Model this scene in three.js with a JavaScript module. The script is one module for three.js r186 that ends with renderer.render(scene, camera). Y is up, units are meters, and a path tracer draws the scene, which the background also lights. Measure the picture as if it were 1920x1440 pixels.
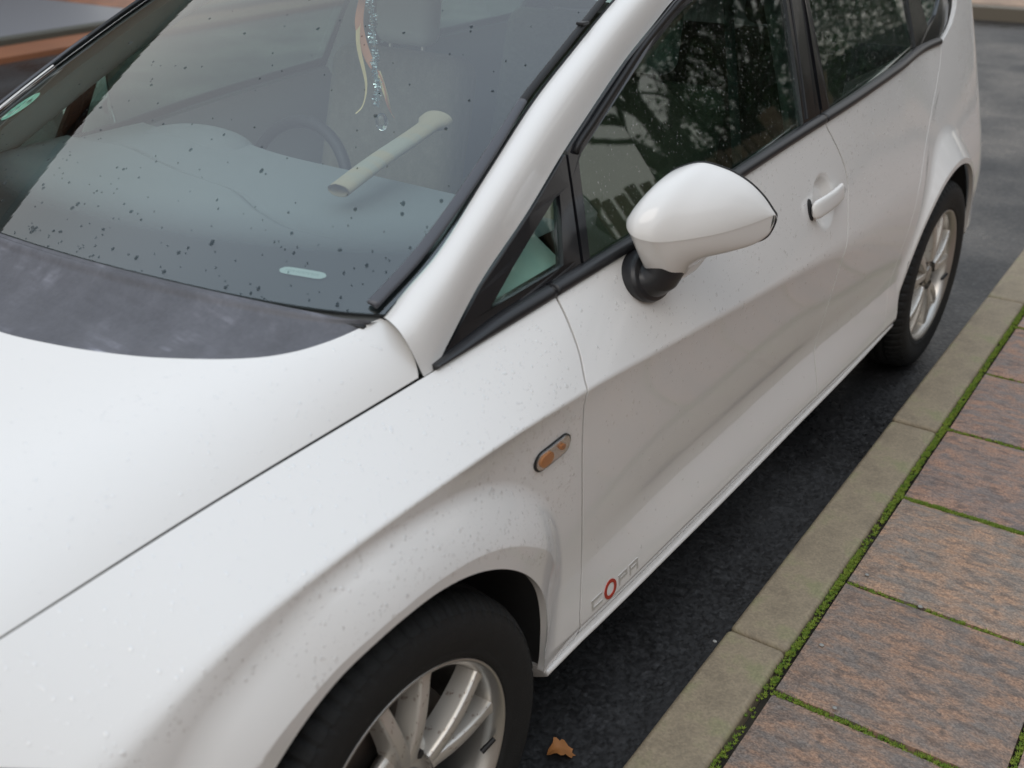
import * as THREE from 'three';
import { mergeGeometries } from 'three/addons/utils/BufferGeometryUtils.js';
import { RoundedBoxGeometry } from 'three/addons/geometries/RoundedBoxGeometry.js';

// ---------- camera, sky, sun, exposure ----------
const scene = new THREE.Scene();
const camera = new THREE.PerspectiveCamera(40.23, 4 / 3, .05, 400);
{
  const yaw = .6455, pitch = .4797, roll = -.0196;
  const fw = new THREE.Vector3(Math.cos(yaw) * Math.cos(pitch), -Math.sin(pitch), -Math.sin(yaw) * Math.cos(pitch));
  const rt = new THREE.Vector3().crossVectors(fw, new THREE.Vector3(0, 1, 0)).normalize(), up = new THREE.Vector3().crossVectors(rt, fw);
  const upr = up.clone().multiplyScalar(Math.cos(roll)).addScaledVector(rt, -Math.sin(roll));
  camera.position.set(-.8161, 1.6133, 1.6783); camera.up.copy(upr);
  camera.lookAt(camera.position.clone().add(fw)); camera.updateMatrixWorld();
  camera.focus = 2.15; camera.userData.fStop = 3.5;
}
const renderer = new THREE.WebGLRenderer({ antialias: true });
renderer.setSize(1024, 768);
renderer.toneMapping = THREE.LinearToneMapping;
renderer.toneMappingExposure = 1.25;
renderer.shadowMap.enabled = true;
{
  // overcast sky: brighter towards the zenith, a faint blue, slow cloud mottling
  const w = 256, h = 128, d = new Float32Array(w * h * 4);
  for (let j = 0; j < h; j++) for (let i = 0; i < w; i++) {
    const el = (j + .5) / h * Math.PI - Math.PI / 2, az = i / w * 2 * Math.PI, s = Math.sin(el);
    let l = el > 0 ? .515 * (1 + .76 * s) : .30;
    const c = Math.cos(el), X = c * Math.cos(az), Z = c * Math.sin(az);
    l *= 1 + .07 * Math.sin(3 * X + 1.3 * s * 4) * Math.sin(4.1 * Z + 2) + .04 * Math.sin(7 * X - 5 * Z + 6 * s);
    const k = (j * w + i) * 4; const z = Math.max(0, s); d[k] = l * (1.09 - .25 * z); d[k + 1] = l * (1 - .0 * z); d[k + 2] = l * (.89 + .30 * z); d[k + 3] = 1;
  }
  const t = new THREE.DataTexture(d, w, h, THREE.RGBAFormat, THREE.FloatType);
  t.mapping = THREE.EquirectangularReflectionMapping; t.magFilter = t.minFilter = THREE.LinearFilter; t.wrapS = THREE.RepeatWrapping; t.needsUpdate = true;
  scene.background = t; scene.environment = t;
}
const sun = new THREE.DirectionalLight(0xfff3e6, .5);
sun.position.set(-8.2, 11.8, 2.4); sun.target.position.set(1, 0, 0); sun.castShadow = true; sun.shadow.radius = 60;
sun.shadow.mapSize.set(2048, 2048);
Object.assign(sun.shadow.camera, { left: -16, right: 16, top: 16, bottom: -16, near: .5, far: 60 });
scene.add(sun, sun.target);

// ---------- helpers ----------
let seed = 20231;
function rnd() { seed = (seed + 0x6D2B79F5) | 0; let t = Math.imul(seed ^ (seed >>> 15), 1 | seed); t = (t + Math.imul(t ^ (t >>> 7), 61 | t)) ^ t; return ((t ^ (t >>> 14)) >>> 0) / 4294967296; }
const rr = (a, b) => a + (b - a) * rnd();
const names = {};
function numbered(n) { names[n] = (names[n] ?? -1) + 1; return names[n] ? n + '_' + String(names[n]).padStart(3, '0') : n; }
function obj(name, geo, mat, parent = scene, data) {
  const g = Array.isArray(geo) ? merge(geo) : geo;
  const m = new THREE.Mesh(g, mat); m.name = parent === scene ? numbered(name) : name; m.castShadow = m.receiveShadow = true;
  if (data) Object.assign(m.userData, data);
  parent.add(m); return m;
}
function group(name, parent = scene, data) { const g = new THREE.Group(); g.name = parent === scene ? numbered(name) : name; if (data) Object.assign(g.userData, data); parent.add(g); return g; }
function merge(list) {
  return mergeGeometries(list.map(g => { const q = g.index ? g.toNonIndexed() : g; for (const k of Object.keys(q.attributes)) if (!['position', 'normal', 'uv'].includes(k)) q.deleteAttribute(k); if (!q.attributes.uv) q.setAttribute('uv', new THREE.BufferAttribute(new Float32Array(q.attributes.position.count * 2), 2)); return q; }));
}
function gridGeo(nu, nv, f, uvf, normalf) {     // f(u, v, i, j) -> [x, y, z]
  const pos = [], nor = [], uv = [], idx = [];
  const e = 1e-3;
  for (let j = 0; j <= nv; j++) for (let i = 0; i <= nu; i++) {
    const u = i / nu, v = j / nv, p = f(u, v); pos.push(...p);
    if (normalf) nor.push(...normalf(p, u, v));
    const t = uvf ? uvf(p, u, v) : [u, v]; uv.push(t[0], t[1]);
  }
  for (let j = 0; j < nv; j++) for (let i = 0; i < nu; i++) { const a = j * (nu + 1) + i, b = a + 1, c = a + nu + 1, d = c + 1; idx.push(a, b, d, a, d, c); }
  const g = new THREE.BufferGeometry();
  g.setAttribute('position', new THREE.Float32BufferAttribute(pos, 3)); g.setAttribute('uv', new THREE.Float32BufferAttribute(uv, 2)); g.setIndex(idx);
  if (normalf) g.setAttribute('normal', new THREE.Float32BufferAttribute(nor, 3)); else g.computeVertexNormals();
  return g;
}
function polyc(pts, smooth) {                    // arc-length parametrised polyline (smooth: Catmull-Rom through the points)
  let q = pts;
  if (smooth) { const c = new THREE.CatmullRomCurve3(pts.map(p => new THREE.Vector3(p[0], p[1], p[2] ?? 0)), false, 'centripetal'); q = c.getPoints(pts.length * 14).map(v => [v.x, v.y, v.z]); }
  const L = [0]; for (let i = 1; i < q.length; i++) L.push(L[i - 1] + Math.hypot(q[i][0] - q[i - 1][0], q[i][1] - q[i - 1][1], (q[i][2] ?? 0) - (q[i - 1][2] ?? 0)));
  const T = L[L.length - 1];
  const fn = t => { const s = clamp(t, 0, 1) * T; let a = 0, b = L.length - 1; while (b - a > 1) { const m = (a + b) >> 1; if (L[m] <= s) a = m; else b = m; } const k = (s - L[a]) / Math.max(1e-9, L[b] - L[a]); return [mix(q[a][0], q[b][0], k), mix(q[a][1], q[b][1], k), mix(q[a][2] ?? 0, q[b][2] ?? 0, k)]; };
  fn.length_ = T; return fn;
}
function coons(B, R, T, L) {                     // B, T run left to right, L, R run bottom to top, in a plane
  const p00 = B(0), p10 = B(1), p01 = T(0), p11 = T(1);
  return (u, v) => { const b = B(u), t = T(u), l = L(v), r = R(v), o = [0, 0]; for (let k = 0; k < 2; k++) o[k] = (1 - v) * b[k] + v * t[k] + (1 - u) * l[k] + u * r[k] - ((1 - u) * (1 - v) * p00[k] + u * (1 - v) * p10[k] + (1 - u) * v * p01[k] + u * v * p11[k]); return o; };
}
const surfNormal = (f, a, b, e = 1.2e-3) => [-(f(a + e, b) - f(a - e, b)) / (2 * e), -(f(a, b + e) - f(a, b - e)) / (2 * e), 1];
// a trimmed sheet-metal panel on z = f(x, y) (or y = f(x, z) when flat), its four edges folded inwards
function panel(c, f, nu, nv, { flat = false, fold = .013, swap = false } = {}) {
  const P = [], N = [], UV = [];
  for (let j = 0; j <= nv; j++) for (let i = 0; i <= nu; i++) {
    const [a, b] = c(i / nu, j / nv), h = f(a, b), n = surfNormal(f, a, b), l = Math.hypot(...n);
    P.push(flat ? [a, h, b] : [a, b, h]); N.push(flat ? [n[0] / l, 1 / l, n[1] / l] : [n[0] / l, n[1] / l, 1 / l]); UV.push([a, b]);
  }
  const pos = P.flat(), nor = N.flat(), uv = UV.flat(), idx = [], id = (i, j) => j * (nu + 1) + i;
  const fl = flat && !swap ? -1 : 1;
  const tri = (a, b, d) => fl > 0 ? idx.push(a, b, d) : idx.push(a, d, b);
  for (let j = 0; j < nv; j++) for (let i = 0; i < nu; i++) { tri(id(i, j), id(i + 1, j), id(i + 1, j + 1)); tri(id(i, j), id(i + 1, j + 1), id(i, j + 1)); }
  const loop = []; for (let i = 0; i < nu; i++) loop.push(id(i, 0)); for (let j = 0; j < nv; j++) loop.push(id(nu, j)); for (let i = nu; i > 0; i--) loop.push(id(i, nv)); for (let j = nv; j > 0; j--) loop.push(id(0, j));
  const cen = new THREE.Vector3(), V = k => new THREE.Vector3(pos[3 * k], pos[3 * k + 1], pos[3 * k + 2]), NN = k => new THREE.Vector3(nor[3 * k], nor[3 * k + 1], nor[3 * k + 2]);
  const base = pos.length / 3, m = loop.length;
  loop.forEach((k, q) => {
    const a = V(loop[(q + m - 1) % m]), b = V(loop[(q + 1) % m]), n = NN(k), t = b.sub(a).normalize(), o = t.clone().cross(n).multiplyScalar(fl).normalize(), p = V(k);
    const rows = [[p, n.clone().multiplyScalar(.75).addScaledVector(o, .65)], [p.clone().addScaledVector(n, -.0009).addScaledVector(o, .0006), o], [p.clone().addScaledVector(n, -fold).addScaledVector(o, .0006), o]];
    for (const [v, w] of rows) { pos.push(v.x, v.y, v.z); w.normalize(); nor.push(w.x, w.y, w.z); uv.push(v.x, v.y); }
  });
  for (let q = 0; q < m; q++) { const a = base + q * 3, b = base + ((q + 1) % m) * 3; for (let r = 0; r < 2; r++) { tri(a + r, a + r + 1, b + r + 1); tri(a + r, b + r + 1, b + r); } }
  const g = new THREE.BufferGeometry();
  g.setAttribute('position', new THREE.Float32BufferAttribute(pos, 3)); g.setAttribute('normal', new THREE.Float32BufferAttribute(nor, 3)); g.setAttribute('uv', new THREE.Float32BufferAttribute(uv, 2)); g.setIndex(idx);
  g.userData = { P, N, nu, nv };
  return g;
}
function mirrored(geo) {                         // the same piece for the other side of the car
  const g = geo.clone(), p = g.attributes.position, n = g.attributes.normal;
  for (let i = 0; i < p.count; i++) { p.setZ(i, -p.getZ(i)); n.setZ(i, -n.getZ(i)); }
  if (g.index) { const a = g.index.array; for (let i = 0; i < a.length; i += 3) { const t = a[i + 1]; a[i + 1] = a[i + 2]; a[i + 2] = t; } }
  else for (const at of Object.values(g.attributes)) { const s = at.itemSize; for (let i = 0; i < at.count; i += 3) for (let k = 0; k < s; k++) { const t = at.array[(i + 1) * s + k]; at.array[(i + 1) * s + k] = at.array[(i + 2) * s + k]; at.array[(i + 2) * s + k] = t; } }
  return g;
}
function sweep(path, prof, n, frame) {           // prof: closed list of [side, out]; frame(t) -> {p, side, out}
  const m = prof.length, pos = [], idx = [];
  for (let i = 0; i <= n; i++) { const { p, side, out } = frame(i / n); for (const [a, b] of prof) pos.push(p.x + side.x * a + out.x * b, p.y + side.y * a + out.y * b, p.z + side.z * a + out.z * b); }
  for (let i = 0; i < n; i++) for (let k = 0; k < m; k++) { const a = i * m + k, b = i * m + (k + 1) % m; idx.push(a, b, b + m, a, b + m, a + m); }
  for (const i of [0, n]) { for (let k = 1; k < m - 1; k++) { const o = i * m; i ? idx.push(o, o + k, o + k + 1) : idx.push(o, o + k + 1, o + k); } }
  let g = new THREE.BufferGeometry(); g.setAttribute('position', new THREE.Float32BufferAttribute(pos, 3)); g.setIndex(idx); g.computeVertexNormals(); return g;
}
// a plate cut to an outline (with holes) in x, y, laid on z = f(x, y)
function plate(outline, holes, f, depth, lift = 0) {
  const dens = pts => { const o = []; pts.forEach((p, i) => { const q = pts[(i + 1) % pts.length], n = Math.max(1, Math.ceil(Math.hypot(q[0] - p[0], q[1] - p[1]) / .025)); for (let k = 0; k < n; k++) o.push(new THREE.Vector2(mix(p[0], q[0], k / n), mix(p[1], q[1], k / n))); }); return o; };
  const s = new THREE.Shape(dens(outline)); for (const h of holes) s.holes.push(new THREE.Path(dens(h)));
  const g = new THREE.ExtrudeGeometry(s, { depth, bevelEnabled: false, steps: 1 }), p = g.attributes.position;
  for (let i = 0; i < p.count; i++) p.setZ(i, f(p.getX(i), p.getY(i)) + lift + p.getZ(i));
  g.computeVertexNormals(); return g;
}
function tubeGeo(pts, r, seg = 24, rad = 8) { return new THREE.TubeGeometry(new THREE.CatmullRomCurve3(pts.map(p => new THREE.Vector3(...p))), seg, r, rad, false); }
// ---------- textures ----------
function noise2(w, h, cells, oct, sd) {          // tileable value noise, 0..1
  const out = new Float32Array(w * h); let amp = 1, tot = 0;
  for (let o = 0; o < oct; o++) {
    const cx = cells[0] << o, cy = cells[1] << o, L = new Float32Array(cx * cy);
    let s = sd * 977 + o * 131 + 7; for (let i = 0; i < L.length; i++) { s = (Math.imul(s, 1664525) + 1013904223) | 0; L[i] = (s >>> 8) / 16777216; }
    for (let y = 0; y < h; y++) { const fy = y / h * cy, y0 = fy | 0, ty = fy - y0, sy = ty * ty * (3 - 2 * ty), y1 = (y0 + 1) % cy;
      for (let x = 0; x < w; x++) { const fx = x / w * cx, x0 = fx | 0, tx = fx - x0, sx = tx * tx * (3 - 2 * tx), x1 = (x0 + 1) % cx; out[y * w + x] += amp * mix(mix(L[y0 * cx + x0], L[y0 * cx + x1], sx), mix(L[y1 * cx + x0], L[y1 * cx + x1], sx), sy); } }
    tot += amp; amp *= .55;
  }
  for (let i = 0; i < out.length; i++) out[i] /= tot; return out;
}
function tex(w, h, f, srgb, rep) {
  const d = new Uint8Array(w * h * 4);
  for (let y = 0; y < h; y++) for (let x = 0; x < w; x++) { const c = f(x, y, y * w + x), k = (y * w + x) * 4; for (let q = 0; q < 3; q++) d[k + q] = clamp(Math.round((Array.isArray(c) ? c[q] : c) * 255), 0, 255); d[k + 3] = 255; }
  const t = new THREE.DataTexture(d, w, h, THREE.RGBAFormat); t.wrapS = t.wrapT = THREE.RepeatWrapping; t.magFilter = THREE.LinearFilter; t.minFilter = THREE.LinearMipmapLinearFilter; t.generateMipmaps = true;
  if (srgb) t.colorSpace = THREE.SRGBColorSpace; if (rep) t.repeat.set(rep[0], rep[1]); t.needsUpdate = true; return t;
}
const std = (c, roughness, extra = {}) => { const m = new THREE.MeshPhysicalMaterial({ roughness, ...extra }); Array.isArray(c) ? m.color.setRGB(...c) : m.color.set(c); return m; };
// ---------- curves and body surfaces (metres; x runs rearward from the front axle, y up, z towards the kerb) ----------
const clamp = (v, a, b) => Math.min(b, Math.max(a, v));
const sstep = (a, b, v) => { const t = clamp((v - a) / (b - a), 0, 1); return t * t * (3 - 2 * t); };
const mix = (a, b, t) => a + (b - a) * t;
function spline(...pts) {                       // monotone cubic through [x, v] points, straight beyond the ends
  const n = pts.length, X = pts.map(p => p[0]), Y = pts.map(p => p[1]), d = [], m = [];
  for (let i = 0; i < n - 1; i++) d.push((Y[i + 1] - Y[i]) / (X[i + 1] - X[i]));
  m[0] = d[0]; m[n - 1] = d[n - 2];
  for (let i = 1; i < n - 1; i++) {
    if (d[i - 1] * d[i] <= 0) m[i] = 0;
    else { const h0 = X[i] - X[i - 1], h1 = X[i + 1] - X[i], w1 = 2 * h1 + h0, w2 = h1 + 2 * h0; m[i] = (w1 + w2) / (w1 / d[i - 1] + w2 / d[i]); }
  }
  return x => {
    if (x <= X[0]) return Y[0] + m[0] * (x - X[0]);
    if (x >= X[n - 1]) return Y[n - 1] + m[n - 1] * (x - X[n - 1]);
    let i = 0; while (x > X[i + 1]) i++;
    const h = X[i + 1] - X[i], t = (x - X[i]) / h, t2 = t * t, t3 = t2 * t;
    return (2 * t3 - 3 * t2 + 1) * Y[i] + (t3 - 2 * t2 + t) * h * m[i] + (3 * t2 - 2 * t3) * Y[i + 1] + (t3 - t2) * h * m[i + 1];
  };
}
const softmin = (a, b, k) => { const h = Math.max(k - Math.abs(a - b), 0) / k; return Math.min(a, b) - h * h * k / 4; };
const softmax = (a, b, k) => -softmin(-a, -b, k);
// shoulder line (bonnet gap, then waist), crease line
const L0y = spline([-.9, .715], [-.62, .777], [-.43, .817], [-.15, .866], [.2, .906], [.51, .940], [.73, .957], [1.16, .988], [1.6, 1.009], [2.165, 1.023], [2.54, 1.030], [3.2, 1.0]);
const L0z = spline([-.9, .52], [-.62, .612], [-.43, .649], [-.15, .693], [.2, .737], [.51, .771], [.73, .784], [1.16, .796], [1.6, .795], [2.165, .770], [2.54, .740], [2.9, .745], [3.05, .744], [3.2, .72]);
const Cy = spline([-.7, .56], [-.408, .705], [-.193, .781], [.032, .808], [.269, .815], [.468, .810], [.747, .788], [1.165, .752], [1.562, .714], [2.118, .650], [2.6, .60], [3.3, .55]);
const Cz = spline([-.7, .735], [-.408, .803], [-.193, .830], [.032, .850], [.269, .860], [.468, .866], [.747, .871], [1.165, .874], [1.562, .874], [2.118, .872], [2.6, .868], [3.3, .84]);
const Cd = spline([-.5, -.030], [-.3, -.016], [-.15, -.002], [-.02, .010], [.1, .020], [.25, .024], [.45, .013], [.6, .011], [1.4, .010], [1.8, .006], [2.6, .002]);
const Cu = spline([.2, 0], [.45, .011], [.6, .020], [.9, .034], [1.5, .037], [1.9, .026], [2.3, .012]);   // how far the flank draws in below the crease
const Ck = spline([-.5, .014], [-.2, .010], [.2, .005], [.5, .0035], [1.2, .005], [1.7, .012], [2.2, .03], [3, .03]);
const lipZf = spline([-40, .850], [-10, .860], [7, .872], [18, .878], [32, .885], [50, .888], [65, .890], [90, .892], [100, .889], [112, .880], [131, .870], [150, .855], [200, .82]);
const flareRf = spline([-40, .402], [0, .415], [20, .420], [35, .422], [50, .411], [65, .400], [80, .390], [95, .386], [115, .391], [131, .406], [160, .42]);
const lipZr = spline([-30, .835], [0, .852], [40, .868], [80, .880], [110, .882], [124, .882], [140, .878], [161, .868], [179, .853], [200, .848]);
const flareRr = spline([-30, .38], [0, .382], [90, .386], [190, .38]);
const WB = 2.578, WY = .316, LIP = .37;
function flareZ(x, y, cx, lz, fr, tail) {
  const dx = x - cx, dy = y - WY, rho = Math.hypot(dx, dy);
  if (rho > .75 || dy < -.2) return -1;
  const th = Math.atan2(dy, dx) * 180 / Math.PI, f = fr(th), r = rho - f;
  let z = lz(th) + (cx ? -.1 : mix(-.35, .07, sstep(12, 45, th))) * (Math.min(rho, f) - LIP);
  if (!cx) z -= .018 * (1 - sstep(0, 55, th));
  if (r > 0) { const k = cx ? 0 : sstep(82, 118, th); z -= mix(tail, .45, k) * r + (cx ? .3 : mix(4, 2.5, k)) * r * r; }
  return z;
}
const Rz = spline([2.6, 0], [2.85, .001], [3.0, .003], [3.12, .018], [3.2, .045], [3.27, .10], [3.34, .24]);   // rear corner rounding
function sideZ(x, y) {
  const y0 = L0y(x), z0 = L0z(x), yc = Cy(x), zc = Cz(x), u = (y - yc) / (y0 - yc), sl = (z0 - zc) / (y0 - yc);
  const A = u >= 1 ? z0 + sl * 1.08 * (y - y0) : u >= 0 ? zc + (z0 - zc) * (.9 * u + .1 * u * u) : zc + (z0 - zc) * .9 * u;
  const v = yc - y, d = Cd(x);
  let B = v > 0 ? zc - d * (1 - Math.exp(-v / .055)) : zc - d * v / .055;
  const tq = clamp(v / Math.max(.1, yc - .425), 0, 1), dq = Cu(clamp(x, .2, 2.3));
  B += -dq * (.30 * tq + .70 * tq * tq) + .85 * dq * sstep(.475, .285, y) - .42 * (Math.sqrt(Math.pow(Math.max(0, .302 - y), 2) + 4e-6) - .002) * sstep(.3, .5, x);
  let z = softmin(A, B, Ck(x));
  if (u < 1.2) {
    const up = 3 * Math.max(0, y - yc + .012);
    z = softmax(z, flareZ(x, y, 0, lipZf, flareRf, .34) - up, .014);
    z = softmax(z, flareZ(x, y, WB, lipZr, flareRr, .72), .008);
  }
  z -= Rz(Math.max(x, 2.6)) * (x > 2.6 ? 1 : 0);
  // grip recess behind the door handle
  for (const [hx, hy] of HANDLES) {
    const q = Math.hypot((x - hx) / .062, (y - hy) / .062);
    if (q < 1.25) z -= .021 * (1 - sstep(.45, 1.08, q));
  }
  return z;
}
const HANDLES = [[1.525, .845]];
// bonnet
const Hc = spline([-.9, .785], [-.62, .872], [-.43, .917], [-.12, .972], [.19, 1.020], [.5, 1.06]);
const Hp = spline([-.9, 5], [-.5, 6], [-.1, 8.5], [.19, 13], [.3, 14]);
function hoodY(x, z) {
  const u = Math.abs(z) / L0z(x), y0 = L0y(x), h = Hc(x) - y0;
  return y0 + h * (1 - .18 * u * u - .82 * Math.pow(Math.min(u, 1.05), Hp(x)));
}
// windscreen: height at (x, z)
const WR = .345;
function screenY(x, z) { const s = (x - .03 - .36 * z * z) / .80; return 1.035 + WR * s + .06 * s * (1 - s) - (.11 * (1 - s) + .08 * s) * z * z; }
// side windows
function sideGlassZ(x, y) { const y0 = L0y(x), h = y - y0; return L0z(x) - .014 - .40 * h - .06 * h * h; }
// ---------- materials of the car ----------
const M = {};
M.paint = std([.81, .787, .758], .5, { clearcoat: 1, clearcoatRoughness: .08 });
M.rubber = std([.012, .012, .013], .55);
M.trim = std([.018, .018, .020], .38);
M.gloss = std([.010, .010, .012], .18, { clearcoat: .6, clearcoatRoughness: .12 });
M.dark = std([.032, .032, .031], .9);
M.liner = std([.040, .040, .040], .85);
M.glass = std([.50, .61, .565], .0, { transmission: 1, thickness: 0, ior: 1.75 });
M.screen = std([.86, .95, .92], .0, { transmission: 1, thickness: 0, ior: 2.0 });
M.alloy = std([.50, .48, .45], .32, { metalness: .85 });
M.frit = std([.004, .004, .005], .5);
{
  // dull scuttle plastic, greyed by weather in lengthwise streaks
  const a = noise2(512, 512, [40, 6], 4, 3), b = noise2(512, 512, [5, 7], 4, 9), c = noise2(512, 512, [90, 90], 2, 5);
  const t = tex(512, 512, (x, y, i) => { const s = clamp((a[i] - .45) * 2.2, 0, 1) * clamp((b[i] - .42) * 3, 0, 1), k = .36 + .05 * (c[i] - .5) + .10 * (b[i] - .5) + .30 * s; return [k, k, k * 1.06]; }, true, [2.2, 2.2]);
  const r = tex(512, 512, (x, y, i) => .30 + .3 * a[i] + .15 * c[i], false, [2.2, 2.2]);
  M.scuttle = std([1, 1, 1], 1, { map: t, roughnessMap: r, bumpMap: tex(512, 512, (x, y, i) => c[i], false, [2.2, 2.2]), bumpScale: .0003 });
}
{
  // brake dust and road film on the alloy, blotchy
  const a = noise2(256, 256, [7, 7], 4, 21), b = noise2(256, 256, [40, 40], 3, 22);
  M.alloyDirty = std([1, 1, 1], .36, { metalness: .6, map: tex(256, 256, (x, y, i) => { const s = clamp((a[i] - .70) * 4 + (b[i] - .5) * .8, 0, 1); return [mix(.82, .40, s), mix(.80, .30, s), mix(.77, .24, s)]; }, true, [2.5, 2.5]) });
  M.tyre = std([1, 1, 1], .75, { map: tex(256, 256, (x, y, i) => { const k = .085 + .03 * (a[i] - .5) + .03 * (b[i] - .5); return [k, k, k * .98]; }, true, [3, 3]), bumpMap: tex(256, 256, (x, y, i) => b[i], false, [5, 5]), bumpScale: .0006 });
}
const car = group('car', scene, { label: 'white five-door hatchback wet with rain, parked with its wheels close to the stone kerb', category: 'car' });

// ---------- outline curves of the panels, in x, y ----------
const shutF = polyc([[.487, .268], [.479, .314], [.488, .384], [.4945, .4284], [.4865, .554], [.478, .6541], [.4703, .752], [.4675, .785], [.4692, .8101], [.4733, .8211], [.4945, .8579], [.509, .907], [.5128, .9383]], true);
const shutM = polyc([[1.60, .27], [1.604, .40], [1.612, .55], [1.628, .68], [1.655, .75], [1.6722, .8004], [1.6853, .8398], [1.6817, .8831], [1.6487, .9409], [1.604, .998], [1.598, 1.0085]], true);
const shutR = polyc([[2.10, .275], [2.112, .38], [2.155, .54], [2.24, .67], [2.35, .775], [2.46, .85], [2.56, .92], [2.635, .985], [2.664, 1.028]], true);
const GAP = .0027;
const off = (c, d) => t => { const p = c(t), a = c(Math.max(0, t - .01)), b = c(Math.min(1, t + .01)), l = Math.hypot(b[0] - a[0], b[1] - a[1]); return [p[0] + d * (b[1] - a[1]) / l, p[1] - d * (b[0] - a[0]) / l]; };
const arc = (cx, r, a0, a1, n = 60) => Array.from({ length: n + 1 }, (_, i) => { const a = mix(a0, a1, i / n) * Math.PI / 180; return [cx + r * Math.cos(a), WY + r * Math.sin(a)]; });
const alongL0 = (x0, x1, d = 0, n = 60) => polyc(Array.from({ length: n + 1 }, (_, i) => { const x = mix(x0, x1, i / n); return [x, L0y(x) - d]; }));
const SILL = .275;
const bumperLine = [[-.2345, .6070], [-.272, .6236], [-.3664, .6725], [-.4082, .692], [-.50, .722], [-.62, .742]];

function sidePanels(q) {                          // q: fineness
  const n = v => Math.max(6, Math.round(v * q)), S = sideZ, out = {};
  // front wing
  const wb = [[-.62, .745], ...bumperLine.slice(0, 5).reverse().map(([x, y]) => [x, y + .002]), ...arc(0, LIP, 128, -7), [.375, .262], [.4845, .262]];
  out.wing = panel(coons(polyc(wb), off(polyc([[.4865, .262], ...Array.from({ length: 60 }, (_, i) => shutF((i + 1) / 60))]), -GAP), alongL0(-.62, .5105, .0007, 80), polyc([[-.62, .745], [-.62, L0y(-.62) - .0012]])), S, n(300), n(190));
  // front door: bottom edge, then up the rear edge
  const dB = polyc(Array.from({ length: 30 }, (_, i) => [mix(.4855 + GAP, 1.60 - GAP, i / 29), SILL]));
  out.door1 = panel(coons(dB, off(polyc([[1.6005, SILL], ...Array.from({ length: 60 }, (_, i) => shutM((i + 2) / 61))]), -GAP), alongL0(.5125 + GAP, 1.598 - GAP, .002), off(polyc([[.4855, SILL], ...Array.from({ length: 60 }, (_, i) => shutF((i + 2) / 61))]), GAP)), S, n(300), n(200));
  const rB = polyc([[1.6005 + GAP, SILL], [1.85, SILL], [2.1 - GAP, SILL]]);
  out.door2 = panel(coons(rB, off(polyc([[2.1, SILL], ...Array.from({ length: 60 }, (_, i) => shutR((i + 2) / 61))]), -.0012), alongL0(1.598 + GAP, 2.66 - GAP, .002), off(polyc([[1.6005, SILL], ...Array.from({ length: 60 }, (_, i) => shutM((i + 2) / 61))]), GAP)), S, n(240), n(170));
  // rear quarter: lower part around the arch, then the pillar above it
  const qb = [[2.1025, .262], [2.2105, .285], ...arc(WB, LIP, 175, 6), [2.955, .36], [3.33, .36]];
  const rearX = spline([.2, 3.30], [.45, 3.335], [.7, 3.335], [.95, 3.27], [1.05, 3.2], [1.42, 2.98]);
  const rearEdge = (y0, y1) => polyc(Array.from({ length: 30 }, (_, i) => { const y = mix(y0, y1, i / 29); return [rearX(y), y]; }));
  const mid = polyc([[2.664, 1.0275], [2.72, 1.034], [2.8, 1.03], [3.0, 1.02], [rearX(1.015), 1.015]]);
  out.quarterA = panel(coons(polyc(qb), rearEdge(.36, 1.015), mid, off(polyc([[2.0985, .262], ...Array.from({ length: 60 }, (_, i) => shutR((i + 1) / 60))]), .0012)), S, n(240), n(190));
  const frame = polyc([[2.664, 1.0275], [2.715, 1.044], [2.80, 1.075], [2.865, 1.13], [2.875, 1.20], [2.83, 1.29], [2.70, 1.345]], true);
  out.quarterB = panel(coons(mid, rearEdge(1.015, 1.36), polyc([[2.70, 1.345], [2.85, 1.36], [rearX(1.36), 1.36]]), frame), S, n(90), n(80));
  // bumper corner ahead of the wheel
  const bt = polyc([[-.62, .739], ...bumperLine.slice(0, 5).reverse().map(([x, y]) => [x, y - .002])]);
  out.bumper = panel(coons(polyc([[-.62, .24], [-.372, .24]]), polyc(arc(0, LIP, 191, 128, 30)), bt, polyc([[-.62, .24], [-.62, .739]])), S, n(60), n(90));
  // turned-in lower edge of the doors, and the sill below it
  const sillRise = spline([.38, 0], [1.3, -.002], [1.75, .006], [2.22, .022]), zS = x => sideZ(clamp(x, .5, 2.05), SILL);
  out.under = gridGeo(n(120), 6, (u, v) => { const x = mix(.484, 2.10, u); return [x, mix(SILL - .0015, .2595 + sillRise(x), v), zS(x) - mix(.0005, .0085, v)]; });
  const prof = [[.2600, -.040], [.2600, -.010], [.2590, -.001], [.2562, .0030], [.2520, .0040], [.2475, .0022], [.243, -.004], [.233, -.022], [.205, -.085], [.205, -.10]];
  out.sill = sweep(null, prof, n(120), t => { const x = mix(.383, 2.214, t); return { p: new THREE.Vector3(x, sillRise(x), zS(x)), side: new THREE.Vector3(0, 1, 0), out: new THREE.Vector3(0, 0, 1) }; });
  return out;
}
const left = sidePanels(1), right = sidePanels(.3);
for (const k of Object.keys(right)) right[k] = mirrored(right[k]);
const doors = {};
for (const [s, p] of [[1, left], [-1, right]]) {
  const side = s > 0 ? {} : {};
  obj('front_wing', p.wing, M.paint, car, side); doors['f' + s] = obj('front_door', p.door1, M.paint, car, side); doors['r' + s] = obj('rear_door', p.door2, M.paint, car, side);
  obj('rear_quarter_panel', merge([p.quarterA, p.quarterB]), M.paint, car, side);
  obj('bumper_corner', p.bumper, M.paint, car); obj('sill', merge([p.sill, p.under]), M.paint, car, side);
}

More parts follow.
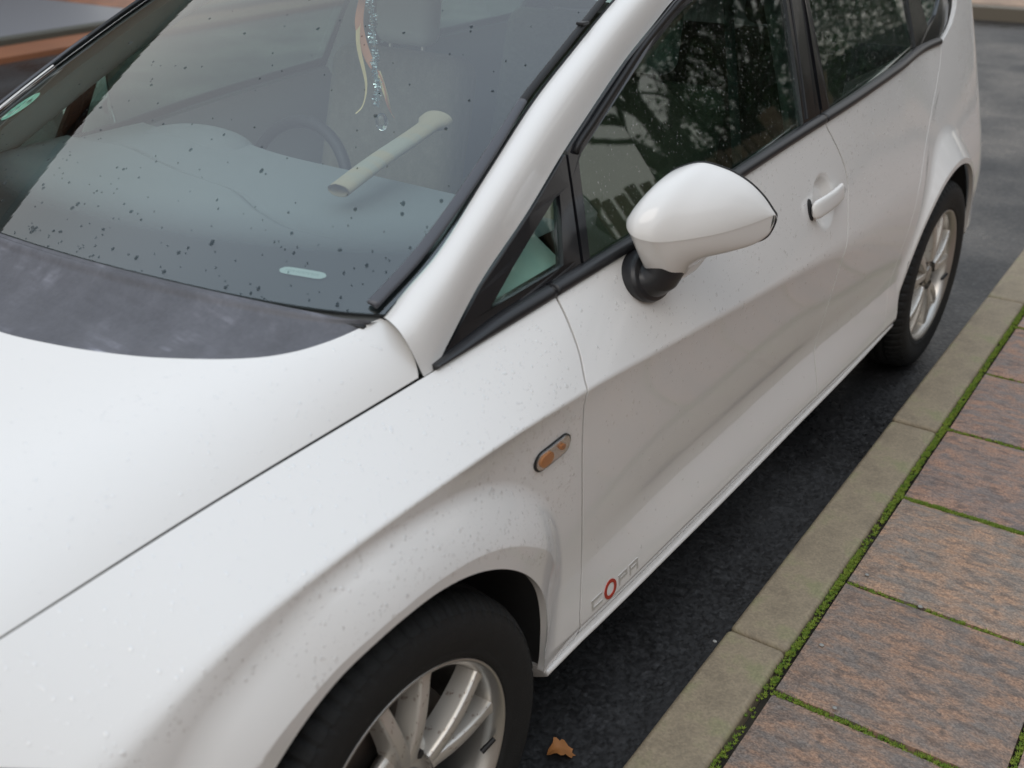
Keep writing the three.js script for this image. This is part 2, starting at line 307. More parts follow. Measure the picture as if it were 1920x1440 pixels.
// ---------- bonnet, scuttle, windscreen ----------
const hoodRear = spline([0, -.139], [.2, -.127], [.31, -.1073], [.4425, -.0664], [.5274, -.0216], [.5882, .0274], [.621, .0726], [.6443, .1294], [.6552, .1739], [.6622, .2128]);
const rearGap = polyc([[.2128, .6622], [.2177, .6784], [.218, .6951], [.2165, .7099], [.2136, .7226], [.2085, .7322], [.2045, .7365]], true);
const hoodZ = .86;
obj('bonnet', panel((u, v) => {
  const w = 2 * u - 1, a = Math.abs(w), sg = w < 0 ? -1 : 1;
  let rear; if (a < hoodZ) { const z = a / hoodZ * .6622; rear = [hoodRear(z), z]; } else rear = rearGap((a - hoodZ) / (1 - hoodZ));
  const front = [-.62 - .13 * (1 - a * a), a * L0z(-.62)];
  const x = mix(front[0], rear[0], v), ue = mix(front[1] / L0z(front[0] > -.62 ? front[0] : -.62), rear[1] / L0z(rear[0]), v);
  return [x, sg * Math.min(ue * L0z(x), L0z(x) - .0006)];
}, hoodY, 320, 210, { flat: true, swap: true }), M.paint, car);

const baseX = z => .03 + .36 * z * z - .004;                          // foot of the glass
const zTop = .6075;
const scutH = (t, z) => { const x0 = hoodRear(Math.min(Math.abs(z), .662)) + .004, x1 = baseX(z), y0 = hoodY(x0 - .004, z) - .005, y1 = screenY(x1, z) + .001, x = mix(x0, x1, t); return [x, mix(y0, y1, t) - .012 * 4 * t * (1 - t) * clamp((x1 - x0) / .16, 0, 1) + .004 * sstep(.88, .92, t) - .004 * sstep(.95, .97, t), z]; };
const scut = obj('scuttle_panel', gridGeo(160, 60, (u, v) => { const z = mix(-.664, .664, u); return scutH(v, z); }, p => [p[0], p[2]]), M.scuttle, car);
obj('scuttle_seal', [-1].map(() => sweep(null, Array.from({ length: 10 }, (_, k) => { const a = k / 10 * 2 * Math.PI; return [.004 * Math.cos(a), .003 * Math.sin(a)]; }), 120, t => { const z = mix(-.66, .66, t), x = baseX(z) - .004; return { p: new THREE.Vector3(x, screenY(x, z) - .003, z), side: new THREE.Vector3(1, 0, 0), out: new THREE.Vector3(0, 1, 0) }; })), M.rubber, scut);

// edges of the pillars: inner (glass side) and outer (door side)
const pinPts = [[.2106, .9865, .6690], [.262, 1.018, .6730], [.3252, 1.0497, .6760], [.491, 1.1388, .656], [.6528, 1.219, .6327], [.7836, 1.2772, .6213], [.9462, 1.3443, .6075], [1.10, 1.394, .593], [1.3, 1.424, .580], [1.6, 1.437, .572], [2.0, 1.434, .566], [2.5, 1.407, .550], [2.85, 1.366, .525]];
const poutPts = [[.213, .9070, .7395], [.2381, .9080, .7385], [.2761, .9285, .7315], [.3818, .9952, .7171], [.5228, 1.0676, .7064], [.6482, 1.1341, .6908], [.7583, 1.186, .6773], [.9029, 1.2503, .66], [1.0268, 1.2961, .6477], [1.1143, 1.327, .6381], [1.28, 1.366, .626], [1.45, 1.386, .619], [1.7, 1.393, .614], [2.0, 1.391, .610], [2.4, 1.374, .602], [2.7, 1.347, .590], [2.85, 1.330, .575]];
const pin = polyc(pinPts, true), pout = polyc(poutPts, true);
// windscreen glass: between the foot and the roof, out to the pillar edge
const pinAtS = s => { const k = clamp(s, 0, 1); return pin(k * 1.02 / pin.length_); };
function screenPoint(u, v, lift = 0) {            // u across -1..1, v up 0..1
  const e = pinAtS(v), z = u * (e[2] + .004), zz = e[2], xe = e[0], dx = .36 * (zz * zz - z * z);
  const x0 = xe - dx - .004 * (1 - v) - .0165 * (1 - v) * (1 - Math.pow(Math.abs(u), 8)), y = screenY(x0, z), n = [-(screenY(x0 + .001, z) - screenY(x0 - .001, z)) / .002, 1, -(screenY(x0, z + .001) - screenY(x0, z - .001)) / .002], l = Math.hypot(...n);
  return [x0 + n[0] / l * lift, y + n[1] / l * lift, z + n[2] / l * lift];
}
const screenN = (p) => { const e = 1e-3, [x, , z] = p, n = [-(screenY(x + e, z) - screenY(x - e, z)) / (2 * e), 1, -(screenY(x, z + e) - screenY(x, z - e)) / (2 * e)], l = Math.hypot(...n); return n.map(v => v / l); };
const screen = obj('windscreen', gridGeo(80, 60, (u, v) => screenPoint(2 * u - 1, v), null, p => screenN(p)), M.screen, car);
{
  // black ceramic border printed on the inside, dotted where it ends, with a clear slot for the number plate of the chassis
  const t = tex(512, 512, (x, y) => { const u = Math.abs((x + .5) / 256 - 1), d = (y + .5) / 512 * .93, H = .070 + .055 * u * u; return Math.max(Math.pow(1 - clamp((d - H) / .085, 0, 1), 1.6), sstep(.982, .987, u)); }); t.wrapS = t.wrapT = THREE.ClampToEdgeWrapping;
  const m = std([.004, .004, .005], .45, { alphaMap: t, transparent: true });
  obj('ceramic_border', gridGeo(80, 60, (u, v) => screenPoint(2 * u - 1, v, -.004)), m, screen);
  // chassis number slot: a pale strip seen in the border
  const pz = [.497, .556].map(z => z), mid = new THREE.Vector3(.1895, screenY(.1895, .526) + .0012, .526);
  const sg = gridGeo(16, 4, (u, v) => { const z = mix(.492, .561, u), x = .176 + (z - .4938) * .415 + (v - .5) * .013 * Math.sqrt(Math.max(.05, 1 - Math.pow(Math.abs(2 * u - 1), 8))); return [x, screenY(x, z) - .0022, z]; });
  const cv2 = document.createElement('canvas'); cv2.width = 256; cv2.height = 48; const h = cv2.getContext('2d'); h.fillStyle = '#98a5a2'; h.fillRect(0, 0, 256, 48); h.fillStyle = '#6f7b79'; for (let k = 0; k < 17; k++) { h.fillRect(34 + k * 11, 16, 7, 3); h.fillRect(34 + k * 11, 16 + (k * 5) % 12, 7, 3); h.fillRect(34 + k * 11 + (k % 3) * 2, 16, 2, 17); }
  const t2 = new THREE.CanvasTexture(cv2); t2.colorSpace = THREE.SRGBColorSpace; t2.magFilter = THREE.LinearFilter;
  obj('chassis_number_strip', sg, std([1, 1, 1], .6, { map: t2 }), screen);
  // oval sticker low in the far corner, pale green with a small printed grid
  const cv3 = document.createElement('canvas'); cv3.width = 256; cv3.height = 128; const q = cv3.getContext('2d'); q.fillStyle = '#a9e0c8'; q.fillRect(0, 0, 256, 128); q.fillStyle = '#2f4f4c';
  q.fillRect(44, 40, 40, 22); q.fillRect(92, 44, 42, 10); q.fillRect(92, 62, 34, 12); q.fillRect(176, 56, 34, 22); q.fillRect(196, 30, 26, 14); q.fillRect(30, 74, 22, 14); q.font = 'bold 34px sans-serif'; q.fillText('E3', 132, 92);
  const t3 = new THREE.CanvasTexture(cv3); t3.colorSpace = THREE.SRGBColorSpace; t3.magFilter = THREE.LinearFilter;
  const A = [.347, -.552], B = [.397, -.478];
  obj('windscreen_sticker', gridGeo(24, 10, (u, v) => { const a = 2 * u - 1, r = Math.sqrt(Math.max(0, 1 - a * a)), w = (2 * v - 1) * r * .040, x = mix(A[0], B[0], u) - w * .83, z = mix(A[1], B[1], u) + w * .56; return [x, screenY(x, z) - .003, z]; }), std([1, 1, 1], .6, { map: t3 }), screen);
}
// black rubber seals deep in the shut lines, so that the gaps read dark
{
  const tube = (pts, r = .0035, n = 90) => tubeGeo(pts, r, n, 6);
  const inset = (c, d) => Array.from({ length: 26 }, (_, i) => { const [x, y] = c(i / 25), v = surfNormal(sideZ, x, y), k = Math.hypot(...v); return [x - v[0] / k * d, y - v[1] / k * d, sideZ(x, y) - d / k]; });
  for (const s of [1, -1]) {
    const w = g => s > 0 ? g : mirrored(g);
    obj('door_seal', w(tube(inset(shutF, .0085))), M.rubber, doors['f' + s]); obj('door_seal', w(tube(inset(shutM, .0085))), M.rubber, doors['r' + s]); obj('door_seal', w(tube(inset(shutR, .0085))), M.rubber, doors['r' + s]);
    obj('bonnet_seal', w(tube(Array.from({ length: 26 }, (_, i) => { const x = mix(-.6, .19, i / 25); return [x, L0y(x) - .0085, L0z(x) - .006]; }), .0045)), M.rubber, car);
    obj('bonnet_seal', w(tube(Array.from({ length: 12 }, (_, i) => { const [x, z] = rearGap(i / 11); return [x + .0015, hoodY(x, z) - .009, z - .004]; }), .0035, 40)), M.rubber, car);
  }
}
// A pillars: a crowned strip from glass edge to door edge; a dark rubber lip beside the glass
for (const s of [1, -1]) {
  const g = gridGeo(120, 24, (u, v) => {
    const a = pin(u), b = pout(u), k = v;
    const bx = b[0] - a[0], by = b[1] - a[1], bz = b[2] - a[2], L = Math.hypot(bx, by, bz);
    const n = new THREE.Vector3(-.42, .66, .62).normalize(), d = new THREE.Vector3(bx, by, bz).normalize(); n.addScaledVector(d, -n.dot(d)).normalize();
    const h = .27 * L * 4 * k * (1 - k) * (1.4 - .95 * k);
    return [mix(a[0], b[0], k) + n.x * h, mix(a[1], b[1], k) + n.y * h, mix(a[2], b[2], k) + n.z * h];
  });
  const p = obj('windscreen_pillar', s > 0 ? g : mirrored(g), M.paint, car);
  const lip = sweep(null, [[-.006, -.006], [-.006, -.0005], [-.003, .0015], [.001, .0010], [.002, -.006]], 80, t => { const c = pin(t * 1.03 / pin.length_), d = new THREE.Vector3(-.42, .85, 0).normalize(); return { p: new THREE.Vector3(...c), side: new THREE.Vector3(.25, .12, .95).normalize(), out: d }; });
  obj('rubber_seal', s > 0 ? lip : mirrored(lip), M.rubber, p);
}
// roof, tailgate, nose and floor: beyond the frame, closing the car
const pinY = spline(...pinPts.slice(6).map(p => [p[0], p[1]])), pinZ = spline(...pinPts.slice(6).map(p => [p[0], p[2]])), roofEdge = x => [pinY(Math.max(x, .95)), pinZ(Math.max(x, .95))];
obj('roof', gridGeo(40, 50, (u, v) => { const w = 2 * u - 1, F = screenPoint(w, 1), x = mix(F[0], 2.93, v), [y, z] = roofEdge(x); return [x, mix(F[1], y + .040 * (1 - w * w), sstep(0, .2, v)), w * mix(Math.abs(screenPoint(1, 1)[2]), z, sstep(0, .1, v))]; }), M.paint, car);
const tailX = spline([.2, 3.30], [.45, 3.40], [.7, 3.40], [.95, 3.30], [1.05, 3.24], [1.36, 2.98]);
obj('tailgate', gridGeo(40, 40, (u, v) => { const w = 2 * u - 1, y = mix(.24, 1.36, v), rx = spline([.2, 3.30], [.45, 3.335], [.7, 3.335], [.95, 3.27], [1.05, 3.2], [1.42, 2.98])(y), ze = y > .36 ? sideZ(rx, y) : sideZ(3.33, .36) - .02; return [rx + .07 * (1 - w * w * w * w), y, w * ze]; }), M.paint, car);
const noseP = (u, v) => { const w = 2 * u - 1, a = w * w, xt = -.62 - .13 * (1 - a), zt = w * L0z(-.62), yt = hoodY(xt, zt) - .008, xb = -.62 - .27 * (1 - a * a), y = mix(.24, yt, v); return [mix(xb, xt, v * v), y, w * mix(sideZ(-.62, Math.min(y, .745)), L0z(-.62), sstep(.9, 1, v))]; };
obj('nose', gridGeo(60, 40, noseP), M.paint, car);
obj('front_grille', gridGeo(30, 10, (u, v) => { const p = noseP(mix(.26, .74, u), mix(.12, .45, v)); return [p[0] - .006, p[1], p[2]]; }), M.trim, car);
for (const s of [1, -1]) { const g = gridGeo(20, 12, (u, v) => { const p = noseP(mix(.80, .985, u), mix(.66 - .05 * u, .93, v)); return [p[0] - .006, p[1], p[2] + .003]; }); obj('headlamp', s > 0 ? g : mirrored(g), std([.55, .57, .58], .12, { metalness: .6, clearcoat: 1 }), car); }
{
  const fl = new THREE.BoxGeometry(3.6, .06, 1.30); fl.translate(1.25, .215, 0); obj('floor_pan', fl, std([.09, .09, .088], .9), car);
  const en = new THREE.BoxGeometry(.62, .42, 1.0); en.translate(-.30, .44, 0); obj('engine_block', en, std([.25, .25, .25], .6), car);
  const bh = new THREE.BoxGeometry(.03, .74, 1.28); bh.translate(.30, .60, 0); obj('bulkhead', bh, std([.35, .35, .34], .7), car);
  for (const s of [1, -1]) {
    const ins = new THREE.BoxGeometry(1.60, .12, .10); ins.translate(1.29, .29, s * .735); obj('inner_sill', ins, M.paint, car);
    for (const cx of [0, WB]) {
      const r = .392, li = gridGeo(60, 8, (u, v) => { const a = mix(-9, 192, u) * Math.PI / 180, z = s * mix(.50, .838, v); return [cx + r * Math.cos(a), WY + r * Math.sin(a) * 1.0, z]; });
      const back = new THREE.CircleGeometry(r, 40); back.translate(cx, WY, s * .50);
      obj('wheel_arch_liner', merge([li, back]), M.liner, car);
    }
  }
}
M.quarterGlass = std([.78, .90, .85], .0, { transmission: 1, thickness: 0, ior: 1.6 });
M.arm = std([.075, .077, .088], .35);
// ---------- side windows, trims ----------
const L0p = (x, d = 0) => [x, L0y(x) + d];
const run = (f, x0, x1, n) => Array.from({ length: n + 1 }, (_, i) => f(mix(x0, x1, i / n)));
const frameQ = { out: [...run(x => L0p(x, .004), .255, .6015, 14), [.6535, 1.1335], [.6482, 1.1311], [.5228, 1.0646], [.3818, .9922], [.2761, .9240]], hole: [[.3803, .9559], [.5632, .9736], [.5980, 1.052], [.6085, 1.0790], [.5940, 1.0760], [.5262, 1.0413], [.456, 1.0027]] };
const doorTop = [[.66, 1.1375], [.7583, 1.184], [.9029, 1.2483], [1.0268, 1.2941], [1.1143, 1.325], [1.28, 1.366], [1.45, 1.387], [1.696, 1.392]];
const frameD = { out: [...run(x => L0p(x, -.006), .6055, 1.5985, 36), [1.664, 1.264], ...doorTop.slice().reverse()], hole: [...run(x => L0p(x, .001), .625, 1.4995, 30), [1.5837, 1.2753], [1.612, 1.366], [1.45, 1.360], [1.3, 1.343], [1.1489, 1.3132], [1.0877, 1.2951], [.9512, 1.2457], [.8583, 1.2044], [.7432, 1.1514], [.693, 1.1285], [.6797, 1.118]] };
const rearFrameEdge = [[2.662, 1.0305], [2.714, 1.047], [2.797, 1.078], [2.862, 1.132], [2.872, 1.20], [2.828, 1.288], [2.70, 1.342]];
const frameR = { out: [...run(x => L0p(x, -.006), 1.6025, 2.645, 36), ...rearFrameEdge, [2.4, 1.372], [2.0, 1.39], [1.70, 1.392], [1.668, 1.264]], hole: [...run(x => L0p(x, .001), 1.660, 2.4535, 26), [2.4905, 1.1717], [2.52, 1.32], [2.3, 1.345], [2.0, 1.36], [1.727, 1.362], [1.7063, 1.2616]], hole2: [[2.606, 1.083], [2.70, 1.105], [2.775, 1.145], [2.79, 1.19], [2.76, 1.26], [2.62, 1.30], [2.59, 1.20]] };
const trimProf = [[-.0015, -.010], [-.0015, .0035], [.001, .0065], [.006, .0088], [.012, .0082], [.017, .0035], [.0195, -.004], [.0195, -.014]];
const trimGeo = (x0, x1, n) => sweep(null, trimProf, n, t => { const x = mix(x0, x1, t), k = sstep(.235, .42, x) * .6 + .4; return { p: new THREE.Vector3(x, L0y(x), L0z(x)), side: new THREE.Vector3(0, k, -.3 * k), out: new THREE.Vector3(0, .25, .97) }; });
const glassPlate = h => plate(h, [], sideGlassZ, .0035, -.006);
for (const s of [1, -1]) {
  const w = g => s > 0 ? g : mirrored(g), D = doors['f' + s], R = doors['r' + s];
  const q = obj('quarter_light', w(plate(frameQ.out, [frameQ.hole], sideGlassZ, .016, -.012)), M.gloss, car);
  obj('glass', w(glassPlate(frameQ.hole)), M.quarterGlass, q); obj('waist_trim', w(trimGeo(.236, .5095, 40)), M.trim, q);
  obj('window_frame', w(plate(frameD.out, [frameD.hole], sideGlassZ, .017, -.012)), M.gloss, D); obj('window_glass', w(glassPlate(frameD.hole)), M.glass, D); obj('waist_trim', w(trimGeo(.5135, 1.5955, 120)), M.trim, D);
  // weather strip round the raised glass, proud of the frame
  const top = polyc(frameD.hole.slice(31).map(p => [p[0], p[1] + .012]), true);
  obj('window_seal', w(sweep(null, Array.from({ length: 10 }, (_, k) => { const a = k / 10 * 2 * Math.PI; return [.0105 * Math.cos(a), .008 * Math.sin(a)]; }), 70, t => { const a = top(Math.max(0, t - .01)), b = top(Math.min(1, t + .01)), c = top(t), l = Math.hypot(b[0] - a[0], b[1] - a[1]); return { p: new THREE.Vector3(c[0], c[1], sideGlassZ(c[0], c[1]) + .003), side: new THREE.Vector3(-(b[1] - a[1]) / l, (b[0] - a[0]) / l, -.35), out: new THREE.Vector3(0, .35, .94) }; })), M.rubber, D);
  obj('window_frame', w(plate(frameR.out, [frameR.hole, frameR.hole2], sideGlassZ, .017, -.012)), M.gloss, R); obj('window_glass', w(glassPlate(frameR.hole)), M.glass, R); obj('window_glass', w(glassPlate(frameR.hole2)), M.glass, R);
  obj('waist_trim', w(trimGeo(1.6005, 2.655, 120)), M.trim, R);
  obj('pillar_cover', w(plate([[1.525, 1.03], [1.592, 1.032], [1.655, 1.266], [1.678, 1.36], [1.632, 1.36], [1.603, 1.272]], [], sideGlassZ, .004, .0055)), M.gloss, D);
  obj('pillar_cover', w(plate([[1.611, 1.034], [1.648, 1.036], [1.690, 1.264], [1.708, 1.36], [1.690, 1.36], [1.674, 1.266]], [], sideGlassZ, .004, .0055)), M.gloss, R);
}
const stadium = (cx, cy, L, r, tilt, n = 14) => { const o = []; for (const e of [1, -1]) for (let k = 0; k <= n; k++) { const a = (e > 0 ? -Math.PI / 2 : Math.PI / 2) + Math.PI * k / n; o.push([e * L + r * Math.cos(a), r * Math.sin(a)]); } const c = Math.cos(tilt), s = Math.sin(tilt); return o.map(([x, y]) => [cx + x * c - y * s, cy + x * s + y * c]); };
// ---------- door handle ----------
const flush = (x, y) => { const a = sideZ(1.40, y), b = sideZ(1.66, y); return mix(a, b, (x - 1.40) / .26); };
for (const s of [1, -1]) {
  const w = g => s > 0 ? g : mirrored(g), D = doors['f' + s];
  const prof = Array.from({ length: 20 }, (_, k) => { const a = k / 20 * 2 * Math.PI, c = Math.cos(a), q = Math.sin(a); return [.0225 * Math.sign(c) * Math.pow(Math.abs(c), .7), .0085 * Math.sign(q) * Math.pow(Math.abs(q), .8)]; });
  const path = (t, k = 1) => { const x = mix(1.430, 1.622, t), e = Math.min(1, Math.sqrt(Math.max(0, 1 - Math.pow(2 * t - 1, 10))) + .02), y = .848 + .002 * Math.sin(Math.PI * t) + .004 * t; return { p: new THREE.Vector3(x, y, flush(x, y) + .009 + .013 * Math.pow(Math.sin(Math.PI * clamp(t, .02, .98)), .55)), side: new THREE.Vector3(0, k * e * (1 - .12 * t), -.15 * k * e), out: new THREE.Vector3(0, .15 * k * e, .95 * k * e) }; };
  obj('door_handle', w(sweep(null, prof, 48, t => path(t))), M.paint, D);
  obj('handle_gasket', w(plate(stadium(1.441, .848, .0001, .0245, 0).map(([x, y]) => [1.440 + (x - 1.441) * .42, y]), [], flush, .004, -.0005)), M.rubber, D);
  obj('lock_cover', w(sweep(null, prof.map(([a, b]) => [a * .55, b * .5]), 4, t => { const f = path(.952 + t * .02, 1); f.p.z += .0042; return f; })), M.rubber, D);
}
// ---------- small things on the wing and door ----------
for (const s of [1, -1]) {
  const w = g => s > 0 ? g : mirrored(g), rep = group('side_repeater', car);
  const cx = .3875, cy = .7275, ti = .13;
  obj('gasket', w(plate(stadium(cx, cy, .0265, .0195, ti), [], sideZ, .006, -.003)), M.rubber, rep);
  obj('reflector', w(plate(stadium(cx, cy, .026, .0165, ti), [], sideZ, .0015, .003)), std([.80, .78, .74], .18, { metalness: .9 }), rep);
  obj('amber_insert', w(plate(stadium(cx - .0195, cy - .003, .0045, .0115, ti), [], sideZ, .003, .0044)), std([.50, .20, .06], .3), rep);
  obj('amber_bulb', w(plate(stadium(cx + .019, cy + .004, .001, .0052, ti), [], sideZ, .004, .0044)), std([.40, .14, .03], .3), rep);
  const lens = gridGeo(30, 14, (u, v) => { const a = u * 2 * Math.PI, o = stadium(0, 0, .0262, .0178, 0, 30), k = v, q = o[Math.floor(u * (o.length - 1))], c = Math.cos(ti), sn = Math.sin(ti), x = cx + k * (q[0] * c - q[1] * sn), y = cy + k * (q[0] * sn + q[1] * c); return [x, y, sideZ(x, y) + .0032 + .007 * Math.sqrt(Math.max(0, 1 - k * k))]; });
  obj('lens', w(lens), std([.97, .96, .94], .04, { transmission: 1, thickness: 0, ior: 1.7 }), rep);
}
{
  const D = doors.f1, bar = (pts, t) => pts, ly = .3235, h = .0115, sw = .0052;
  const box = (x0, x1, y0, y1) => plate([[x0, y0], [x1, y0], [x1, y1], [x0, y1]], [], sideZ, .0012, 0);
  const silver = std([.66, .65, .63], .3, { metalness: .5 }), red = std([.42, .035, .018], .35);
  obj('letter_c', merge([plate([[0.5175, ly - h], [0.5535, ly - h], [0.5535, ly - h + sw], [0.5230, ly - h + sw], [0.5230, ly + h - sw], [0.5535, ly + h - sw], [0.5535, ly + h], [0.5175, ly + h]], [], sideZ, .0012)]), silver, D);
  const ring = (r) => Array.from({ length: 48 }, (_, k) => { const a = k / 48 * 2 * Math.PI; return [.5825 + r * 1.02 * Math.cos(a), ly + r * Math.sin(a)]; });
  obj('letter_o', plate(ring(.0205), [ring(.0137)], sideZ, .0016), red, D, { label: 'red ring-shaped letter O' });
  obj('letter_p', plate([[0.6125, ly - h], [0.6180, ly - h], [0.6180, ly - .002], [0.6445, ly - .002], [0.6445, ly + h], [0.6125, ly + h]], [[[0.6180, ly + .0032], [0.6390, ly + .0032], [0.6390, ly + h - sw], [0.6180, ly + h - sw]]], sideZ, .0012), silver, D);
  obj('letter_a', plate([[0.6525, ly - h], [0.6580, ly - h], [0.6580, ly - .003], [0.6800, ly - .003], [0.6800, ly - h], [0.6855, ly - h], [0.6855, ly + h], [0.6525, ly + h]], [[[0.6580, ly + .002], [0.6800, ly + .002], [0.6800, ly + h - sw], [0.6580, ly + h - sw]]], sideZ, .0012), silver, D);
}
// ---------- door mirror ----------
for (const s of [1, -1]) {
  const w = g => s > 0 ? g : mirrored(g), m = group('door_mirror', car);
  const zIn = .803, zOut = .987;
  const Tp = spline([0, 1.045], [.06, 1.074], [.18, 1.098], [.36, 1.108], [.55, 1.097], [.72, 1.078], [.88, 1.049], [1, 1.0165]);
  const Cc = spline([0, 1.030], [.1, 1.018], [.25, 1.009], [.45, 1.004], [.7, 1.006], [.88, 1.011], [1, 1.0165]);
  const Bt = spline([0, .975], [.06, .935], [.14, .898], [.26, .893], [.36, .905], [.48, .939], [.6, .953], [.75, .959], [.88, .966], [.96, .980], [1, 1.004]);
  const Xf = spline([0, .682], [.06, .664], [.16, .655], [.3, .664], [.5, .704], [.72, .762], [.9, .832], [1, .884]);
  const Xb = spline([0, .770], [.2, .796], [.5, .835], [.8, .868], [1, .886]);
  const tuck = spline([0, .55], [.15, .50], [.3, .40], [.45, .12], [.6, .06], [1, .05]);       // how far the lower shell draws in below the crease
  const at = (wv, a) => {                      // a: -1 back bottom .. 0 crease .. 1 back top
    const xf = Xf(wv), xb = Xb(wv), yc = Cc(wv), z = mix(zIn, zOut, wv), q = Math.abs(a) * Math.PI / 2;
    if (a >= 0) return [xb - (xb - xf) * Math.pow(Math.cos(q), 1.12), yc + (Tp(wv) - yc) * Math.pow(Math.sin(q), 1.05), z];
    const k = tuck(wv), d = Math.sin(q), f = xf + (xb - xf) * k * d * .9 + .006 * Math.sqrt(d);
    return [xb - (xb - f) * Math.pow(Math.cos(q), .34), yc - (yc - Bt(wv)) * d, z];
  };
  const wq = u => 1 - Math.pow(1 - u, 1.25);
  obj('cap', w(gridGeo(60, 40, (u, v) => at(wq(u), v))), M.paint, m);
  obj('lower_shell', w(gridGeo(60, 40, (u, v) => at(wq(u), -v))), M.paint, m);
  obj('outer_tip', w(gridGeo(12, 3, (u, v) => { const p = at(1, 2 * u - 1); return [p[0] + .001 * v, mix(p[1], 1.009, v), p[2] + .003 * Math.sqrt(v)]; })), M.paint, m);
  obj('inner_cheek', w(gridGeo(24, 6, (u, v) => { const p = at(0, 2 * u - 1), c = [.735, 1.02, zIn - .006]; return [mix(p[0], c[0], v), mix(p[1], c[1], v), mix(p[2], c[2], Math.sqrt(v))]; })), M.paint, m);
  const rimPts = []; for (let k = 0; k <= 40; k++) rimPts.push(at(k / 40, 1)); for (let k = 40; k >= 20; k--) rimPts.push(at(k / 40, -1));
  obj('back_rim', w(tubeGeo(rimPts.map(p => [p[0] + .0012, p[1], p[2]]), .0022, 160, 6)), M.rubber, m);
  obj('mirror_glass', w(gridGeo(30, 10, (u, v) => { const a = at(u, 1), b = at(u, -1); return [a[0] - .006, mix(b[1], a[1], mix(.08, .92, v)), a[2]]; })), std([.8, .82, .84], .03, { metalness: 1 }), m);
  const ring = (c, ax, ay, tau) => Array.from({ length: 33 }, (_, k) => { const a = k / 32 * 2 * Math.PI, t = tau * Math.PI / 180; return [c[0] + ax * Math.cos(a), c[1] + ay * Math.sin(a) * Math.sin(t), c[2] - ay * Math.sin(a) * Math.cos(t)]; });
  const loft = rings => gridGeo(32, rings.length * 5 - 5, (u, v) => { const k = v * (rings.length - 1), i = Math.min(rings.length - 2, k | 0), t = k - i, q = Math.round(u * 32); return [0, 1, 2].map(c => mix(rings[i][q][c], rings[i + 1][q][c], t)); });
  obj('stalk', w(loft([ring([.748, .955, .852], .044, .033, 5), ring([.746, .934, .848], .046, .035, 20), ring([.744, .922, .840], .050, .038, 40), ring([.742, .917, .829], .054, .042, 60)])), M.trim, m);
  obj('stalk_foot', w(loft([ring([.742, .918, .832], .050, .038, 62), ring([.741, .916, .829], .060, .046, 66), ring([.740, .914, .822], .063, .049, 68), ring([.740, .910, .796], .063, .049, 70)])), M.trim, m);
}
// ---------- wipers lying along the pillars ----------
for (const s of [1, -1]) {
  const w = g => s > 0 ? g : mirrored(g), wp = group('windscreen_wiper', car);
  const onScreen = (x, z, l) => { const n = screenN([x, 0, z]); return new THREE.Vector3(x + n[0] * l, screenY(x, z) + n[1] * l, z + n[2] * l); };
  const arm = polyc([[.205, .6535], [.30, .660], [.42, .6535], [.55, .6365], [.632, .6225]], true), blade = polyc([[.54, .636], [.628, .6225], [.7915, .6085], [.9391, .593], [1.0, .585]], true);
  const fr = (c, lift, hw) => t => { const a = c(Math.max(0, t - .02)), b = c(Math.min(1, t + .02)), q = c(t), p = onScreen(q[0], q[1], lift), d = onScreen(b[0], b[1], lift).sub(onScreen(a[0], a[1], lift)).normalize(), n = new THREE.Vector3(...screenN([q[0], 0, q[1]])); return { p, side: d.clone().cross(n).normalize().multiplyScalar(hw(t)), out: n }; };
  obj('arm', w(sweep(null, [[-1, 0], [-1, .004], [-.7, .007], [.6, .007], [1, .003], [1, 0]], 60, fr(arm, .0065, t => .0095 - .002 * sstep(.75, .95, t)))), M.arm, wp);
  obj('blade', w(sweep(null, [[-1, -.001], [-1, .002], [-.3, .005], [.3, .005], [1, .002], [1, -.001], [.25, -.002], [.2, -.007], [-.2, -.007], [-.25, -.002]], 80, fr(blade, .0078, t => .0065))), M.rubber, wp);
  for (const t of [.66, .88]) { const f = fr(blade, .012, () => .010)(t); obj('blade_clip', w(new RoundedBoxGeometry(.022, .006, .016, 2, .002).translate(f.p.x, f.p.y, f.p.z)), M.trim, wp); }
}
